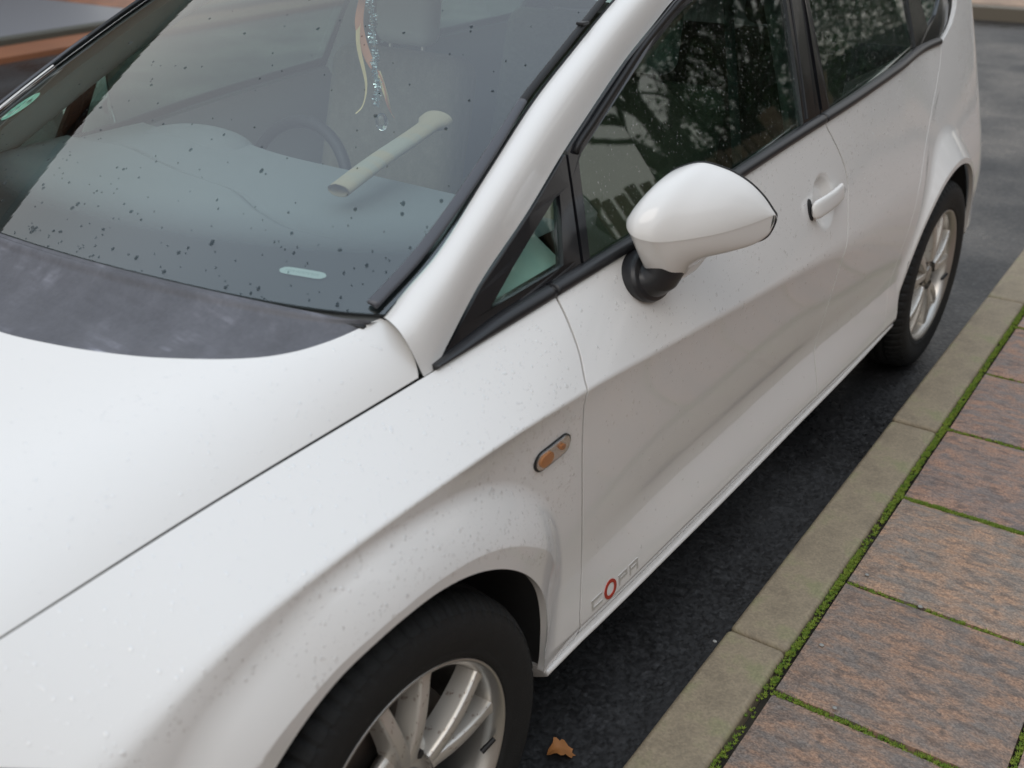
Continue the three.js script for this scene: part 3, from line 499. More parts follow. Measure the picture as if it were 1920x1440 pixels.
// ---------- wheels ----------
function lathe(prof, n = 96) { const g = new THREE.LatheGeometry(prof.map(([r, z]) => new THREE.Vector2(r, z)), n); g.rotateX(Math.PI / 2); return g; }
const wheelGeo = {};
{
  const tp = [[.2170, -.006], [.2200, .001], [.226, .0045], [.233, .0055], [.236, .0048], [.248, .0085], [.262, .0102], [.275, .0096], [.2875, .0062], [.2945, .0016], [.2955, .0024], [.2968, .0012], [.3035, -.0075], [.3085, -.0165], [.3125, -.028], [.3138, -.046], [.306, -.047], [.306, -.055], [.3148, -.056], [.3156, -.078], [.307, -.079], [.307, -.087], [.3158, -.088], [.3158, -.106], [.307, -.107], [.307, -.115], [.3150, -.116], [.3135, -.145], [.3085, -.178], [.2945, -.194], [.262, -.203], [.22, -.19]];
  const nT = 66 * 8;
  wheelGeo.tyre = gridGeo(nT, tp.length - 1, (u, v) => { const k = Math.round(v * (tp.length - 1)); let [r, z] = tp[k]; const a = u * 2 * Math.PI, i = Math.round(u * nT), sl = i % 8 === 0 || i % 8 === 1; if (k >= 12 && k <= 15 && sl) r -= k === 12 ? .0006 : k === 13 ? .003 : .0055; if (k >= 26 && k <= 28 && sl) r -= .005; if (k >= 9 && k <= 13 && sl) z -= .0035; return [r * Math.cos(a), r * Math.sin(a), z]; }, (p, u, v) => [u * 6, v]);
  wheelGeo.barrel = lathe([[.2165, -.010], [.2188, -.004], [.2186, .0005], [.2165, .0018], [.2130, .0008], [.2105, -.003], [.2060, -.0075], [.2010, -.016], [.1985, -.030], [.193, -.07], [.187, -.12], [.190, -.165], [.206, -.19]], 120);
  const st = (sgn) => { // one spoke of a V pair
    const n = 22, rows = [];
    for (let i = 0; i <= n; i++) { const t = i / n, r = mix(.050, .2035, t), offx = sgn * mix(.0065, .0510, Math.pow(clamp((r - .055) / .1485, 0, 1), 1.05)), wf = mix(.0205, .0180, t) + .007 * sstep(.86, 1, t), dz = -.012 + .006 * Math.sin(Math.PI * Math.min(1, t * 1.1)) - .002 * t, d = mix(.042, .036, t), wb = wf + .015;
      const pr = [[-wb / 2, -d], [-wf / 2 - .003, -.0075], [-wf / 2 - .0008, -.0012], [-wf / 2 + .0015, 0], [0, .0006], [wf / 2 - .0015, 0], [wf / 2 + .0008, -.0012], [wf / 2 + .003, -.0075], [wb / 2, -d]];
      const dir = Math.atan2(sgn * .40, 1) * sstep(.05, .3, t); rows.push(pr.map(([a, z]) => [r - a * Math.sin(dir), offx + a * Math.cos(dir), dz + z])); }
    const g = gridGeo(n, 8, (u, v) => rows[Math.round(u * n)][Math.round(v * 8)]); return g;
  };
  wheelGeo.spokes = []; for (let k = 0; k < 5; k++) for (const q of [-1, 1]) { const g = st(q); g.rotateZ((16 + 72 * k) * Math.PI / 180); wheelGeo.spokes.push(g); }
  wheelGeo.hub = merge([lathe([[.001, -.020], [.034, -.022], [.040, -.024], [.060, -.026], [.068, -.030], [.074, -.036], [.078, -.048], [.001, -.05]], 60)]);
  wheelGeo.cap = lathe([[.001, -.0125], [.022, -.013], [.029, -.0150], [.0305, -.019]], 40);
  wheelGeo.bolts = []; for (let k = 0; k < 5; k++) { const a = (52 + 72 * k) * Math.PI / 180, g = new THREE.CylinderGeometry(.0075, .0075, .012, 6); g.rotateX(Math.PI / 2); g.translate(.052 * Math.cos(a), .052 * Math.sin(a), -.024); wheelGeo.bolts.push(g); }
  wheelGeo.disc = lathe([[.055, -.066], [.144, -.066], [.145, -.078], [.145, -.088], [.055, -.088]], 72);
  const cal = new RoundedBoxGeometry(.15, .075, .055, 3, .015); cal.translate(0, .125, -.07); cal.rotateZ(Math.PI * .80); wheelGeo.caliper = cal;
  const va = new THREE.CylinderGeometry(.0042, .0050, .030, 10); va.rotateZ(-.9); va.rotateX(.5); va.translate(.178, -.054, -.006); wheelGeo.valve = va;
}
const silverDust = M.alloyDirty;
for (const [x, z, turn] of [[0, .866, -.0243], [WB, .8609, 0], [0, -.866, Math.PI + .02], [WB, -.8609, Math.PI]]) {
  const g = group('wheel', car); g.position.set(x, WY, z); g.rotation.y = turn; if (x > 1) g.rotation.z = (turn ? 1 : -1) * .04;
  obj('tyre', wheelGeo.tyre, M.tyre, g); obj('rim', wheelGeo.barrel, M.alloy, g);
  for (const sp of wheelGeo.spokes) obj('spoke', sp, silverDust, g);
  obj('hub', wheelGeo.hub, silverDust, g); obj('hub_cap', wheelGeo.cap, M.alloy, g);
  for (const b of wheelGeo.bolts) obj('wheel_bolt', b, M.trim, g);
  obj('brake_disc', wheelGeo.disc, std([.10, .085, .075], .5, { metalness: .7 }), g); obj('brake_caliper', wheelGeo.caliper, std([.28, .27, .26], .6), g); obj('tyre_valve', wheelGeo.valve, M.rubber, g);
}
// ---------- cabin ----------
const cloth = (() => { const a = noise2(256, 256, [128, 128], 1, 31), b = noise2(256, 256, [6, 6], 3, 32); return std([1, 1, 1], .95, { map: tex(256, 256, (x, y, i) => { const k = .48 + .10 * (a[i] - .5) + .06 * (b[i] - .5); return [k * 1.06, k, k * .88]; }, true, [4, 4]) }); })();
const dashMat = (() => { const a = noise2(256, 256, [128, 128], 2, 41); return std([.150, .160, .160], .6, { bumpMap: tex(256, 256, (x, y, i) => a[i], false, [8, 8]), bumpScale: .0004 }); })();
const paleTrim = std([.55, .58, .56], .8), greyTrim = std([.20, .205, .21], .8);
{
  const edge = spline([-.72, .775], [-.5, .735], [0, .738], [.4, .728], [.72, .70]);
  const seam = spline([-.6, .555], [-.27, .517], [-.014, .496], [.18, .421], [.3, .391], [.41, .398], [.51, .45], [.62, .56]);
  const top = (x, z) => { const b = Math.exp(-Math.pow((z + .37) / .17, 2)); const s = seam(z); return .985 + .018 * sstep(.08, .35, x) + .035 * b * sstep(.40, .62, x) * (1 - sstep(.70, .80, x)) - .016 * Math.exp(-Math.pow((x - s) / .005, 2)) - .012 * sstep(s - .004, s + .004, x); };
  const dash = obj('dashboard', [gridGeo(120, 130, (u, v) => { const z = mix(-.665, .665, u), x0 = baseX(z) + .012, x = mix(x0, edge(z), v); return [x, Math.min(top(x, z), screenY(x, z) - .018), z]; }, p => [p[0], p[2]]),
    gridGeo(60, 20, (u, v) => { const z = mix(-.665, .665, u), x = edge(z), y = top(x, z); return [x + .05 * Math.sin(v * Math.PI * .5) * (1 - .6 * v), y - .40 * v, z]; }, p => [p[0], p[2]])], dashMat, car);
  const sw = group('steering_wheel', car); const ring = new THREE.TorusGeometry(.185, .0155, 12, 60); obj('ring', ring, M.rubber, sw); obj('boss', new THREE.SphereGeometry(.075, 24, 16).scale(1, .8, .35), dashMat, sw);
  for (const a of [0, Math.PI, -Math.PI / 2]) { const b = new RoundedBoxGeometry(.12, .035, .018, 2, .006); b.translate(.12, 0, 0); b.rotateZ(a); obj('spoke', b, M.rubber, sw); }
  sw.position.set(.98, .80, -.37); sw.rotation.set(0, -Math.PI / 2, 0); sw.rotateX(-.35);
  const bin = new THREE.SphereGeometry(.17, 30, 16, 0, Math.PI * 2, 0, Math.PI / 2); bin.scale(.6, .28, 1.05); bin.translate(.69, .985, -.37); obj('instrument_binnacle', bin, dashMat, car);
}
function seat(x, z, wide, h = 1) {
  const g = group(wide > .8 ? 'rear_seat' : 'front_seat', car);
  const box = (w, hh, d, r) => new RoundedBoxGeometry(w, hh, d, 5, r);
  const cu = box(.50, .16, wide, .06); cu.rotateZ(.10); cu.translate(x - .25, .50, z); obj('cushion', cu, cloth, g);
  const ba = box(.14, .62, wide, .06); ba.rotateZ(-.30); ba.translate(x + .08, .80, z); obj('backrest', ba, cloth, g);
  for (const q of wide > .8 ? [-.36, .36] : [-.0]) {
    const hd = box(.09, .17, .20, .04); hd.rotateZ(-.18); hd.translate(x + .19, 1.19, z + q); obj('headrest', hd, wide > .8 ? cloth : paleTrim, g);
    for (const e of [-.06, .06]) { const po = new THREE.CylinderGeometry(.006, .006, .16, 8); po.rotateZ(-.2); po.translate(x + .17, 1.08, z + q + e); obj('headrest_post', po, M.alloy, g); }
  }
}
seat(1.27, .37, .48); seat(1.27, -.37, .48); seat(2.10, 0, 1.2);
for (const s of [1, -1]) {
  const w = g => s > 0 ? g : mirrored(g);
  for (const [x0, x1, k] of [[.40, 1.585, 'f'], [1.61, 2.60, 'r']]) {
    const card = gridGeo(40, 24, (u, v) => { const x = mix(x0, x1, u), y = mix(.30, L0y(x) - .004, v); return [x, y, L0z(x) - .075 + .03 * sstep(.86, 1, v) - .03 * Math.exp(-Math.pow((v - .62) / .08, 2))]; }), ledge = gridGeo(40, 4, (u, v) => { const x = mix(x0, x1, u); return [x, L0y(x) - .004 + .003 * v, L0z(x) - mix(.045, .021, v)]; });
    obj('door_card', w(card), greyTrim, doors[k + s]); obj('inner_waist_seal', w(ledge), M.rubber, doors[k + s]);
  }
  const bp = gridGeo(10, 30, (u, v) => { const y = mix(.9, 1.38, v), x = mix(1.50, 1.665, u) + (y - 1.02) * .255; return [x, y, sideGlassZ(x, y) - .028 - .05 * Math.sin(Math.PI * u)]; });
  obj('middle_pillar_trim', w(bp), paleTrim, car);
  const belt = gridGeo(3, 24, (u, v) => { const y = mix(.65, 1.28, v), x = 1.50 + .048 * u + (y - 1) * .20; return [x, y, .625 - .25 * (y - .9) + .002 * u]; }); obj('seat_belt', w(belt), std([.20, .205, .19], .8), car);
  const ap = gridGeo(30, 6, (u, v) => { const a = pin(u * .42), b = pout(u * .42); return [mix(a[0], b[0], v) + .02, mix(a[1], b[1], v) - .016 - .02 * Math.sin(Math.PI * v), mix(a[2], b[2], v) - .03]; }); obj('pillar_trim', w(ap), paleTrim, car);
  const qt = gridGeo(24, 10, (u, v) => { const x = mix(.30, .60, u); return [x, L0y(x) + .004 + .05 * v, L0z(x) - .035 - .075 * v]; }); obj('quarter_trim', w(qt), std([.62, .63, .62], .7), car);
  const cp = gridGeo(10, 10, (u, v) => { const y = mix(1.0, 1.36, v), x = mix(2.62, 3.05, u) - .2 * v; return [x, y, sideGlassZ(x, y) - .06 - .03 * u]; }); obj('rear_pillar_trim', w(cp), paleTrim, car);
}
obj('headlining', gridGeo(20, 20, (u, v) => { const w = 2 * u - 1, x = mix(.99, 2.95, v), [y, z] = roofEdge(x); return [x, y - .03 + .03 * (1 - w * w), w * (z - .01)]; }), paleTrim, car);
{ const ps = new THREE.BoxGeometry(.55, .02, 1.15); ps.translate(2.62, .96, 0); obj('parcel_shelf', ps, greyTrim, car); const cn = new RoundedBoxGeometry(.9, .28, .22, 3, .04); cn.translate(1.15, .42, 0); obj('centre_console', cn, dashMat, car); }
{ const rv = group('interior_mirror', car); obj('housing', new RoundedBoxGeometry(.035, .075, .25, 4, .016).rotateZ(-.2).translate(.87, 1.372, 0), M.trim, rv); obj('stem', new THREE.CylinderGeometry(.010, .014, .06, 10).translate(.862, 1.40, 0), M.trim, rv); obj('reflecting_face', new RoundedBoxGeometry(.004, .062, .235, 2, .001).rotateZ(-.2).translate(.89, 1.369, 0), std([.8, .8, .8], .03, { metalness: 1 }), rv); }
// ---------- road, kerb, paving ----------
{
  const a = noise2(1024, 1024, [256, 256], 2, 51), b = noise2(1024, 1024, [5, 5], 5, 52), c = noise2(1024, 1024, [90, 90], 2, 53);
  const map = tex(1024, 1024, (x, y, i) => { const k = .150 + .10 * (a[i] - .5) + .05 * (b[i] - .5) + (c[i] > .72 ? .05 : 0); return [k, k, k * 1.02]; }, true, [26, 26]);
  const rough = tex(1024, 1024, (x, y, i) => clamp(.42 + .55 * (b[i] - .5) + .35 * (a[i] - .5), .12, .9), false, [26, 26]);
  const bump = tex(1024, 1024, (x, y, i) => .6 * a[i] + .4 * c[i], false, [26, 26]);
  M.road = std([1, 1, 1], 1, { map, roughnessMap: rough, bumpMap: bump, bumpScale: .0022 });
}
obj('road', new THREE.PlaneGeometry(52, 52).rotateX(-Math.PI / 2).translate(2, 0, -2), M.road, scene, { kind: 'structure', label: 'wet dark asphalt road beside and behind the car', category: 'road' });
obj('ground', new THREE.PlaneGeometry(360, 360).rotateX(-Math.PI / 2).translate(0, -.03, 0), std([.07, .075, .05], 1), scene, { kind: 'structure', label: 'open ground stretching away beyond the street', category: 'ground' });
{
  const a = noise2(512, 512, [10, 10], 5, 61), b = noise2(512, 512, [160, 160], 2, 62);
  const map = tex(512, 512, (x, y, i) => { const m = clamp((a[i] - .52) * 4, 0, 1), k = .53 + .16 * (a[i] - .5) + .12 * (b[i] - .5); return [k * mix(1.06, .93, m), k * mix(.96, .90, m), k * mix(.80, .68, m)]; }, true, [1.6, 1.6]);
  M.kerb = std([1, 1, 1], .62, { map, bumpMap: tex(512, 512, (x, y, i) => .5 * a[i] + .5 * b[i], false, [1.6, 1.6]), bumpScale: .0015 });
}
const KH = .10;
const pave = group('pavement', scene, { kind: 'structure', label: 'pavement of riven brown and grey slabs behind a stone kerb', category: 'pavement' });
pave.position.set(0, 0, 1.0052); pave.rotation.y = .0205;
{
  const kerb = group('kerb', pave);
  for (let k = -3; k < 8; k++) {
    const x0 = .862 + k * 1.1, L = 1.092, g = new RoundedBoxGeometry(L, .24, .130, 3, .012); g.translate(0, KH - .12, 0);
    const p = g.attributes.position, uv = g.attributes.uv; for (let i = 0; i < p.count; i++) uv.setXY(i, p.getX(i) + k * .77, p.getZ(i) + p.getY(i) * .7);
    const m = obj('kerb_stone', g, M.kerb, kerb); m.position.set(x0 + L / 2 + .004, rr(-.003, .003), .065); m.rotation.y = rr(-.002, .002);
  }
  // riven slabs: four colourings, each slab with its own stretch of grain
  const mats = [];
  for (let v = 0; v < 4; v++) {
    const w = 512, s = noise2(w, w, [13, 24], 4, 71 + v), t = noise2(w, w, [3, 4], 4, 81 + v), f = noise2(w, w, [128, 170], 2, 91 + v), e = noise2(w, w, [14, 34], 4, 101 + v);
    const map = tex(w, w, (x, y, i) => { const q = clamp((s[i] - .5) * 2.1 + (t[i] - .5) * 1.4 + .5, 0, 1), d = clamp((e[i] - .56) * 6, 0, 1), k = 1 + .55 * (f[i] - .5); const A = [.51, .46, .43], B = [.655, .52, .435], D = [.41, .36, .335]; return [0, 1, 2].map(c => k * mix(mix(A[c], B[c], q), D[c], d * .6)); }, true, [1, 1]);
    const rg = tex(w, w, (x, y, i) => clamp(.60 + .5 * (s[i] - .5) + .3 * (f[i] - .5), .16, .85), false, [1, 1]), bp = tex(w, w, (x, y, i) => .55 * s[i] + .25 * e[i] + .2 * f[i], false, [1, 1]);
    for (const q of [1.04, .86]) mats.push(std([q * rr(.97, 1.03), q, q * rr(.95, 1.03)], 1, { map, roughnessMap: rg, bumpMap: bp, bumpScale: .006 }));
  }
  const variants = [0, 1, 2, 3, 4].map(v => {
    const g = new THREE.BoxGeometry(1, 1, 1, 14, 1, 14), p = g.attributes.position, uv = g.attributes.uv, n = noise2(32, 32, [4, 4], 2, 120 + v);
    for (let i = 0; i < p.count; i++) { const x = p.getX(i), z = p.getZ(i), top = p.getY(i) > 0, ed = Math.max(Math.abs(x), Math.abs(z)); const h = top ? (n[((x + .5) * 31 | 0) * 32 + ((z + .5) * 31 | 0)] - .5) * .10 - (ed > .49 ? .10 : 0) : 0; p.setY(i, p.getY(i) + h); if (ed > .49 && top) { p.setX(i, x * .992); p.setZ(i, z * .992); } uv.setXY(i, z + .5, x + .5); }
    g.computeVertexNormals(); return g;
  });
  for (let r = 0; r < 5; r++) for (let k = -5; k < 20; k++) {
    const px = .4185, x0 = .740 + k * px + (r % 2 ? .0 : 0) + (r ? rr(-.01, .01) : 0), z0 = .152 + r * .441;
    const m = obj('paving_slab', variants[Math.floor(rnd() * 5)], mats[Math.floor(rnd() * 8)], pave); const w = px - .011 + rr(-.002, .002), d = .428;
    m.scale.set(w, .05, d); m.position.set(x0 + px / 2, KH - .025 + rr(-.002, .002), z0 + d / 2); m.rotation.set(rr(-.004, .004), (rnd() < .5 ? Math.PI : 0) + rr(-.004, .004), rr(-.004, .004));
  }
  const bed = new THREE.BoxGeometry(12, .06, 2.4); bed.translate(4.0, KH - .066, 1.32); obj('bedding_sand', bed, std([.045, .04, .03], 1), pave);
  // moss packed in the joint behind the kerb and in some of the cross joints: small upright tufts
  const tuft = (() => { const g = []; for (let k = 0; k < 5; k++) { const b = new THREE.ConeGeometry(.0022, .011, 4); b.translate(0, .0045, 0); b.rotateZ(Math.cos(k * 1.3) * .7); b.rotateX(Math.sin(k * 1.3) * .7); g.push(b); } return merge(g); })();
  const spots = [], dens = x => .45 + .55 * Math.sin(x * 5.1 + 1) * Math.sin(x * 2.3 + .4) + .25 * Math.sin(x * 17);
  for (let k = 0; k < 9000; k++) { const x = rr(-.6, 8.5); if (rnd() > clamp(dens(x) * 1.2 + .35, .06, 1)) continue; spots.push([x, rr(.133, .147), rr(.45, .9)]); }
  const joints = [1, .25, .15, 1, .2, .12, .7, .3, .9, .2, .5];
  for (let k = 0; k < 9; k++) { const x = .740 + k * .4185 - .002, n = 900 * joints[(k + 1) % joints.length]; for (let i = 0; i < n; i++) spots.push([x + rr(-.006, .006), .15 + .43 * rnd(), rr(.5, 1.0)]); }
  for (let i = 0; i < 2500; i++) spots.push([rr(-.6, 4), .588 + rr(-.007, .007), rr(.4, .9)]);
  const im = new THREE.InstancedMesh(tuft, std([1, 1, 1], .85), spots.length), o = new THREE.Object3D(), col = new THREE.Color();
  spots.forEach(([x, z, s], i) => { o.position.set(x, KH - .012 + .004 * s, z); o.rotation.set(0, rnd() * 6.28, 0); o.scale.set(s * 1.2, s, s * 1.2); o.updateMatrix(); im.setMatrixAt(i, o.matrix); const q = rnd(); col.setRGB(mix(.09, .22, q), mix(.17, .27, q), mix(.012, .03, q)); im.setColorAt(i, col); });
  im.name = 'moss'; im.userData = { kind: 'stuff' }; im.castShadow = im.receiveShadow = true; pave.add(im);
}
// far side: kerb and paving across the end of the street, brick paving and drive over the road
const farPave = (name, label, x0, x1, z0, z1, h, mat) => { const g = new THREE.BoxGeometry(x1 - x0, h, z1 - z0); g.translate((x0 + x1) / 2, h / 2 - .002, (z0 + z1) / 2); return obj(name, g, mat, scene, { kind: 'structure', label, category: 'pavement' }); };
{
  const a = noise2(256, 256, [8, 8], 4, 131), b = noise2(256, 256, [30, 60], 2, 132);
  const buff = std([1, 1, 1], .5, { map: tex(256, 256, (x, y, i) => { const k = .52 + .3 * (a[i] - .5) + .2 * (b[i] - .5); return [k * 1.12, k * .90, k * .72]; }, true, [6, 6]) });
  const brick = std([1, 1, 1], .55, { map: tex(256, 256, (x, y, i) => { const k = .46 + .3 * (a[i] - .5) + .25 * (b[i] - .5); return [k * 1.15, k * .74, k * .50]; }, true, [8, 8]) });
  const kb = std([.16, .135, .10], .6), drv = std([.20, .205, .22], .45);
  farPave('far_kerb', 'weathered kerb across the end of the street', 10.25, 10.42, -5.5, 6, .12, kb);
  farPave('far_pavement', 'buff pavement across the end of the street', 10.42, 14, -5.5, 6, .125, buff);
  farPave('brick_pavement', 'orange brick pavement on the far side of the road', -14, 14, -7.75, -7.2, .05, brick);
  farPave('brick_kerb', 'dark mossy kerb of the orange brick pavement', -14, 14, -7.95, -7.755, .10, std([.07, .07, .055], .7));
  farPave('driveway', 'grey wet driveway beyond the orange brick pavement', -14, 6.15, -12.2, -7.955, .085, drv);
  farPave('brick_forecourt', 'orange brick forecourt beside the grey driveway', 6.16, 14, -12.2, -7.955, .085, brick);
}
// ---------- house over the road (mirrored in the edge of the windscreen) ----------
{
  const h = group('brick_house', scene, { label: 'brown brick gabled house with tiled roof across the road', category: 'house' });
  const a = noise2(256, 256, [40, 80], 2, 141), brickM = std([1, 1, 1], .85, { map: tex(256, 256, (x, y, i) => { const k = .30 + .22 * (a[i] - .5); return [k * 1.15, k * .82, k * .58]; }, true, [.4, .4]) });
  const Z = -12.4, ax = -1.6, ay = 8.15, sl = .362, xr = 8.2, xl = -11.4;
  const s = new THREE.Shape([[xl, 0], [xr, 0], [xr, ay - sl * (xr - ax)], [ax, ay], [xl, ay - sl * (ax - xl)]].map(p => new THREE.Vector2(...p)));
  const rects = [[.2, 2.2, .9, 2.3], [3.6, 5.6, .9, 2.3], [-4.4, -2.4, .9, 2.3], [.2, 2.2, 3.6, 4.7], [-4.4, -2.4, 3.6, 4.7]];
  for (const [x0, x1, y0, y1] of rects) s.holes.push(new THREE.Path([[x0, y0], [x0, y1], [x1, y1], [x1, y0]].map(p => new THREE.Vector2(...p))));
  obj('wall', new THREE.ExtrudeGeometry(s, { depth: .3, bevelEnabled: false }).translate(0, 0, Z - .3), brickM, h);
  obj('side_wall', new THREE.BoxGeometry(.3, 4.4, 8).translate(xr - .16, 2.2, Z - 4.31), brickM, h); obj('side_wall', new THREE.BoxGeometry(.3, 4.4, 8).translate(xl + .16, 2.2, Z - 4.31), brickM, h);
  for (const [x0, x1, y0, y1] of rects) { const f = obj('window', [new THREE.BoxGeometry(x1 - x0, .07, .1).translate((x0 + x1) / 2, y0 + .036, Z - .1), new THREE.BoxGeometry(x1 - x0, .07, .1).translate((x0 + x1) / 2, y1 - .036, Z - .1), new THREE.BoxGeometry(.07, y1 - y0 - .15, .1).translate(x0 + .036, (y0 + y1) / 2, Z - .1), new THREE.BoxGeometry(.07, y1 - y0 - .15, .1).translate(x1 - .036, (y0 + y1) / 2, Z - .1), new THREE.BoxGeometry(.06, y1 - y0 - .15, .1).translate((x0 + x1) / 2, (y0 + y1) / 2, Z - .1)], std([.7, .7, .68], .5), h); obj('pane', new THREE.PlaneGeometry(x1 - x0 - .1, y1 - y0 - .1).translate((x0 + x1) / 2, (y0 + y1) / 2, Z - .14), std([.03, .035, .04], .08), f); }
  const tileM = [std([.085, .058, .042], .8), std([.105, .07, .05], .8), std([.07, .05, .04], .85)];
  for (const e of [1, -1]) {
    const n = e > 0 ? 34 : 34, L = (e > 0 ? xr - ax : ax - xl) + .5, roof = group('roof', h), ang = Math.atan(sl);
    for (let k = 0; k < n; k++) { const t = (k + .5) / n * L, x = ax + e * t, y = ay - sl * t + .1; const g = new THREE.BoxGeometry(L / n * 1.3 / Math.cos(ang), .05, 9.2); g.rotateZ(-e * (ang - .20)); g.translate(x, y + .03, Z - 4.2 + (k % 2) * .03); obj('tile_course', g, tileM[k % 3], roof); }
  }
}
// ---------- garden boundary on the kerb side (mirrored in the side windows) ----------
{
  const wood = [std([.17, .115, .075], .85), std([.20, .14, .09], .85), std([.14, .10, .07], .85)];
  const fence = group('slatted_fence', scene, { label: 'brown wooden fence of upright slats along the garden behind the pavement', category: 'fence' });
  const slat = new RoundedBoxGeometry(.085, 1.62, .018, 2, .004);
  for (let k = 0; k < 92; k++) { const m = obj('slat', slat, wood[k % 3], fence); m.position.set(-1.2 + k * .125, .10 + .86 + rr(-.02, .02), 3.42); m.rotation.z = rr(-.01, .01); }
  for (let k = 0; k < 7; k++) { const m = obj('post', new THREE.BoxGeometry(.1, 1.85, .1), wood[0], fence); m.position.set(-1.2 + k * 1.9, 1.0, 3.50); }
  for (const y of [.45, 1.45]) obj('rail', new THREE.BoxGeometry(11.5, .08, .04).translate(4.5, y, 3.452), wood[2], fence);
  obj('lawn', new THREE.BoxGeometry(40, .1, 26).translate(2, .05, 16.6), std([.05, .075, .02], 1), scene, { kind: 'structure', label: 'garden lawn behind the slatted fence', category: 'lawn' });
  // leaves as small folded faces
  const leaf = new THREE.BufferGeometry(); leaf.setAttribute('position', new THREE.Float32BufferAttribute([0, 0, 0, .5, .1, .28, 1, 0, 0, .5, .1, -.28], 3)); leaf.setIndex([0, 1, 2, 0, 2, 3]); leaf.computeVertexNormals();
  function foliage(name, parent, n, f, size, cols) {
    const im = new THREE.InstancedMesh(leaf, std([1, 1, 1], .6), n), o = new THREE.Object3D(), c = new THREE.Color();
    for (let i = 0; i < n; i++) { const p = f(); o.position.set(...p); o.rotation.set(rr(-2, 2), rr(0, 6.3), rr(-2, 2)); o.scale.setScalar(size * rr(.6, 1.4)); o.updateMatrix(); im.setMatrixAt(i, o.matrix); const q = cols[Math.floor(rnd() * cols.length)], k = rr(.7, 1.3); c.setRGB(q[0] * k, q[1] * k, q[2] * k); im.setColorAt(i, c); }
    im.name = name; im.castShadow = im.receiveShadow = true; if (parent !== scene) im.userData.kind = 'stuff'; parent.add(im); return im;
  }
  const hedge = group('hedge', scene, { label: 'tall dark green hedge growing behind the slatted fence', category: 'hedge' });
  obj('inner_twigs', new THREE.BoxGeometry(17, 1.9, .7).translate(14, 1.05, 4.35), std([.012, .014, .008], 1), hedge);
  foliage('foliage', hedge, 26000, () => { const x = rr(5.2, 23), top = 1.75 + .2 * Math.sin(x * 1.7) + .2 * Math.sin(x * 4.1) + 1.7 * sstep(7.5, 12, x); return [x, .2 + (top - .2) * Math.sqrt(rnd()), 4.35 + rr(-.62, .62)]; }, .075, [[.030, .058, .018], [.042, .075, .022], [.022, .044, .015]]);
  // bare winter trees
  function bareTree(name, label, x, z, h, sd) {
    seed = sd; const t = group(name, scene, { label, category: 'tree', group: 'bare trees behind the fence' }); t.position.set(x, .1, z);
    const trunk = [], limbs = [], twigs = [];
    (function grow(p, d, len, r, lvl) {
      const n = 4, pts = [p]; let q = p.clone(), dir = d.clone();
      for (let i = 0; i < n; i++) { dir.add(new THREE.Vector3(rr(-.16, .16), rr(-.04, .10), rr(-.16, .16))).normalize(); q = q.clone().addScaledVector(dir, len / n); pts.push(q); }
      const cg = new THREE.TubeGeometry(new THREE.CatmullRomCurve3(pts), lvl < 2 ? 6 : 3, 1, lvl < 2 ? 7 : 3, false), P = cg.attributes.position, rad = lvl < 2 ? 8 : 4, rings = P.count / rad, cc = new THREE.CatmullRomCurve3(pts);
      for (let i = 0; i < P.count; i++) { const k = Math.floor(i / rad), u = k / (rings - 1), c = cc.getPointAt(u), s = r * (1 - .42 * u); P.setXYZ(i, c.x + (P.getX(i) - c.x) * s, c.y + (P.getY(i) - c.y) * s, c.z + (P.getZ(i) - c.z) * s); }
      (lvl === 0 ? trunk : lvl < 3 ? limbs : twigs).push(cg);
      if (lvl > 4) return;
      const kids = lvl === 0 ? 6 : lvl < 3 ? 4 : 3;
      for (let k = 0; k < kids; k++) { const u = lvl === 0 ? rr(.45, 1) : rr(.3, 1), o = pts[Math.min(n, Math.round(u * n))], a = rnd() * 6.283, sp = rr(.5, 1.0), nd = dir.clone().add(new THREE.Vector3(Math.cos(a) * sp, rr(-.1, .35), Math.sin(a) * sp)).normalize(); grow(o.clone(), nd, len * rr(.55, .78), r * rr(.42, .58), lvl + 1); }
    })(new THREE.Vector3(), new THREE.Vector3(0, 1, 0), h * .36, h * .024, 0);
    const bark = std([.028, .022, .016], .9); obj('trunk', trunk, bark, t); obj('limbs', limbs, bark, t); obj('twigs', twigs, bark, t, { kind: 'stuff' });
  }
  bareTree('bare_tree', 'bare winter tree behind the fence, between the low bush and the round bush', 4.6, 5.4, 6.2, 11);
  bareTree('bare_tree', 'bare winter tree behind the fence, next to the round bush', 7.2, 5.0, 6.8, 12);
  bareTree('bare_tree', 'smallest bare winter tree, beside the low bush behind the fence', 2.7, 5.8, 5.6, 13);
  bareTree('bare_tree', 'tallest bare winter tree, rising out of the hedge', 10.5, 5.6, 7.0, 14);
  seed = 777;
  for (const [x, z, r, hh, lab] of [[6.6, 4.4, .6, 1.5, 'round dark evergreen bush behind the middle of the fence'], [9.2, 5.2, 1.3, 3.6, 'tall dark evergreen bush between two bare trees'], [3.6, 4.5, .6, 1.4, 'low dark evergreen bush near the end of the fence']]) {
    const b = group('evergreen_bush', scene, { label: lab, category: 'bush' });
    obj('stem', new THREE.CylinderGeometry(.05, .09, hh * .8, 8).translate(x, hh * .4, z), std([.03, .022, .015], .9), b);
    foliage('foliage', b, 7000, () => { const a = rnd() * 6.283, v = rr(-1, 1), q = Math.cbrt(rnd()), l = 1 + .25 * Math.sin(a * 3 + v * 4); return [x + r * l * q * Math.sqrt(1 - v * v) * Math.cos(a), hh * .58 + hh * .42 * q * v, z + r * l * q * Math.sqrt(1 - v * v) * Math.sin(a)]; }, .08, [[.026, .05, .016], [.036, .062, .018], [.05, .05, .012]]);
  }
}

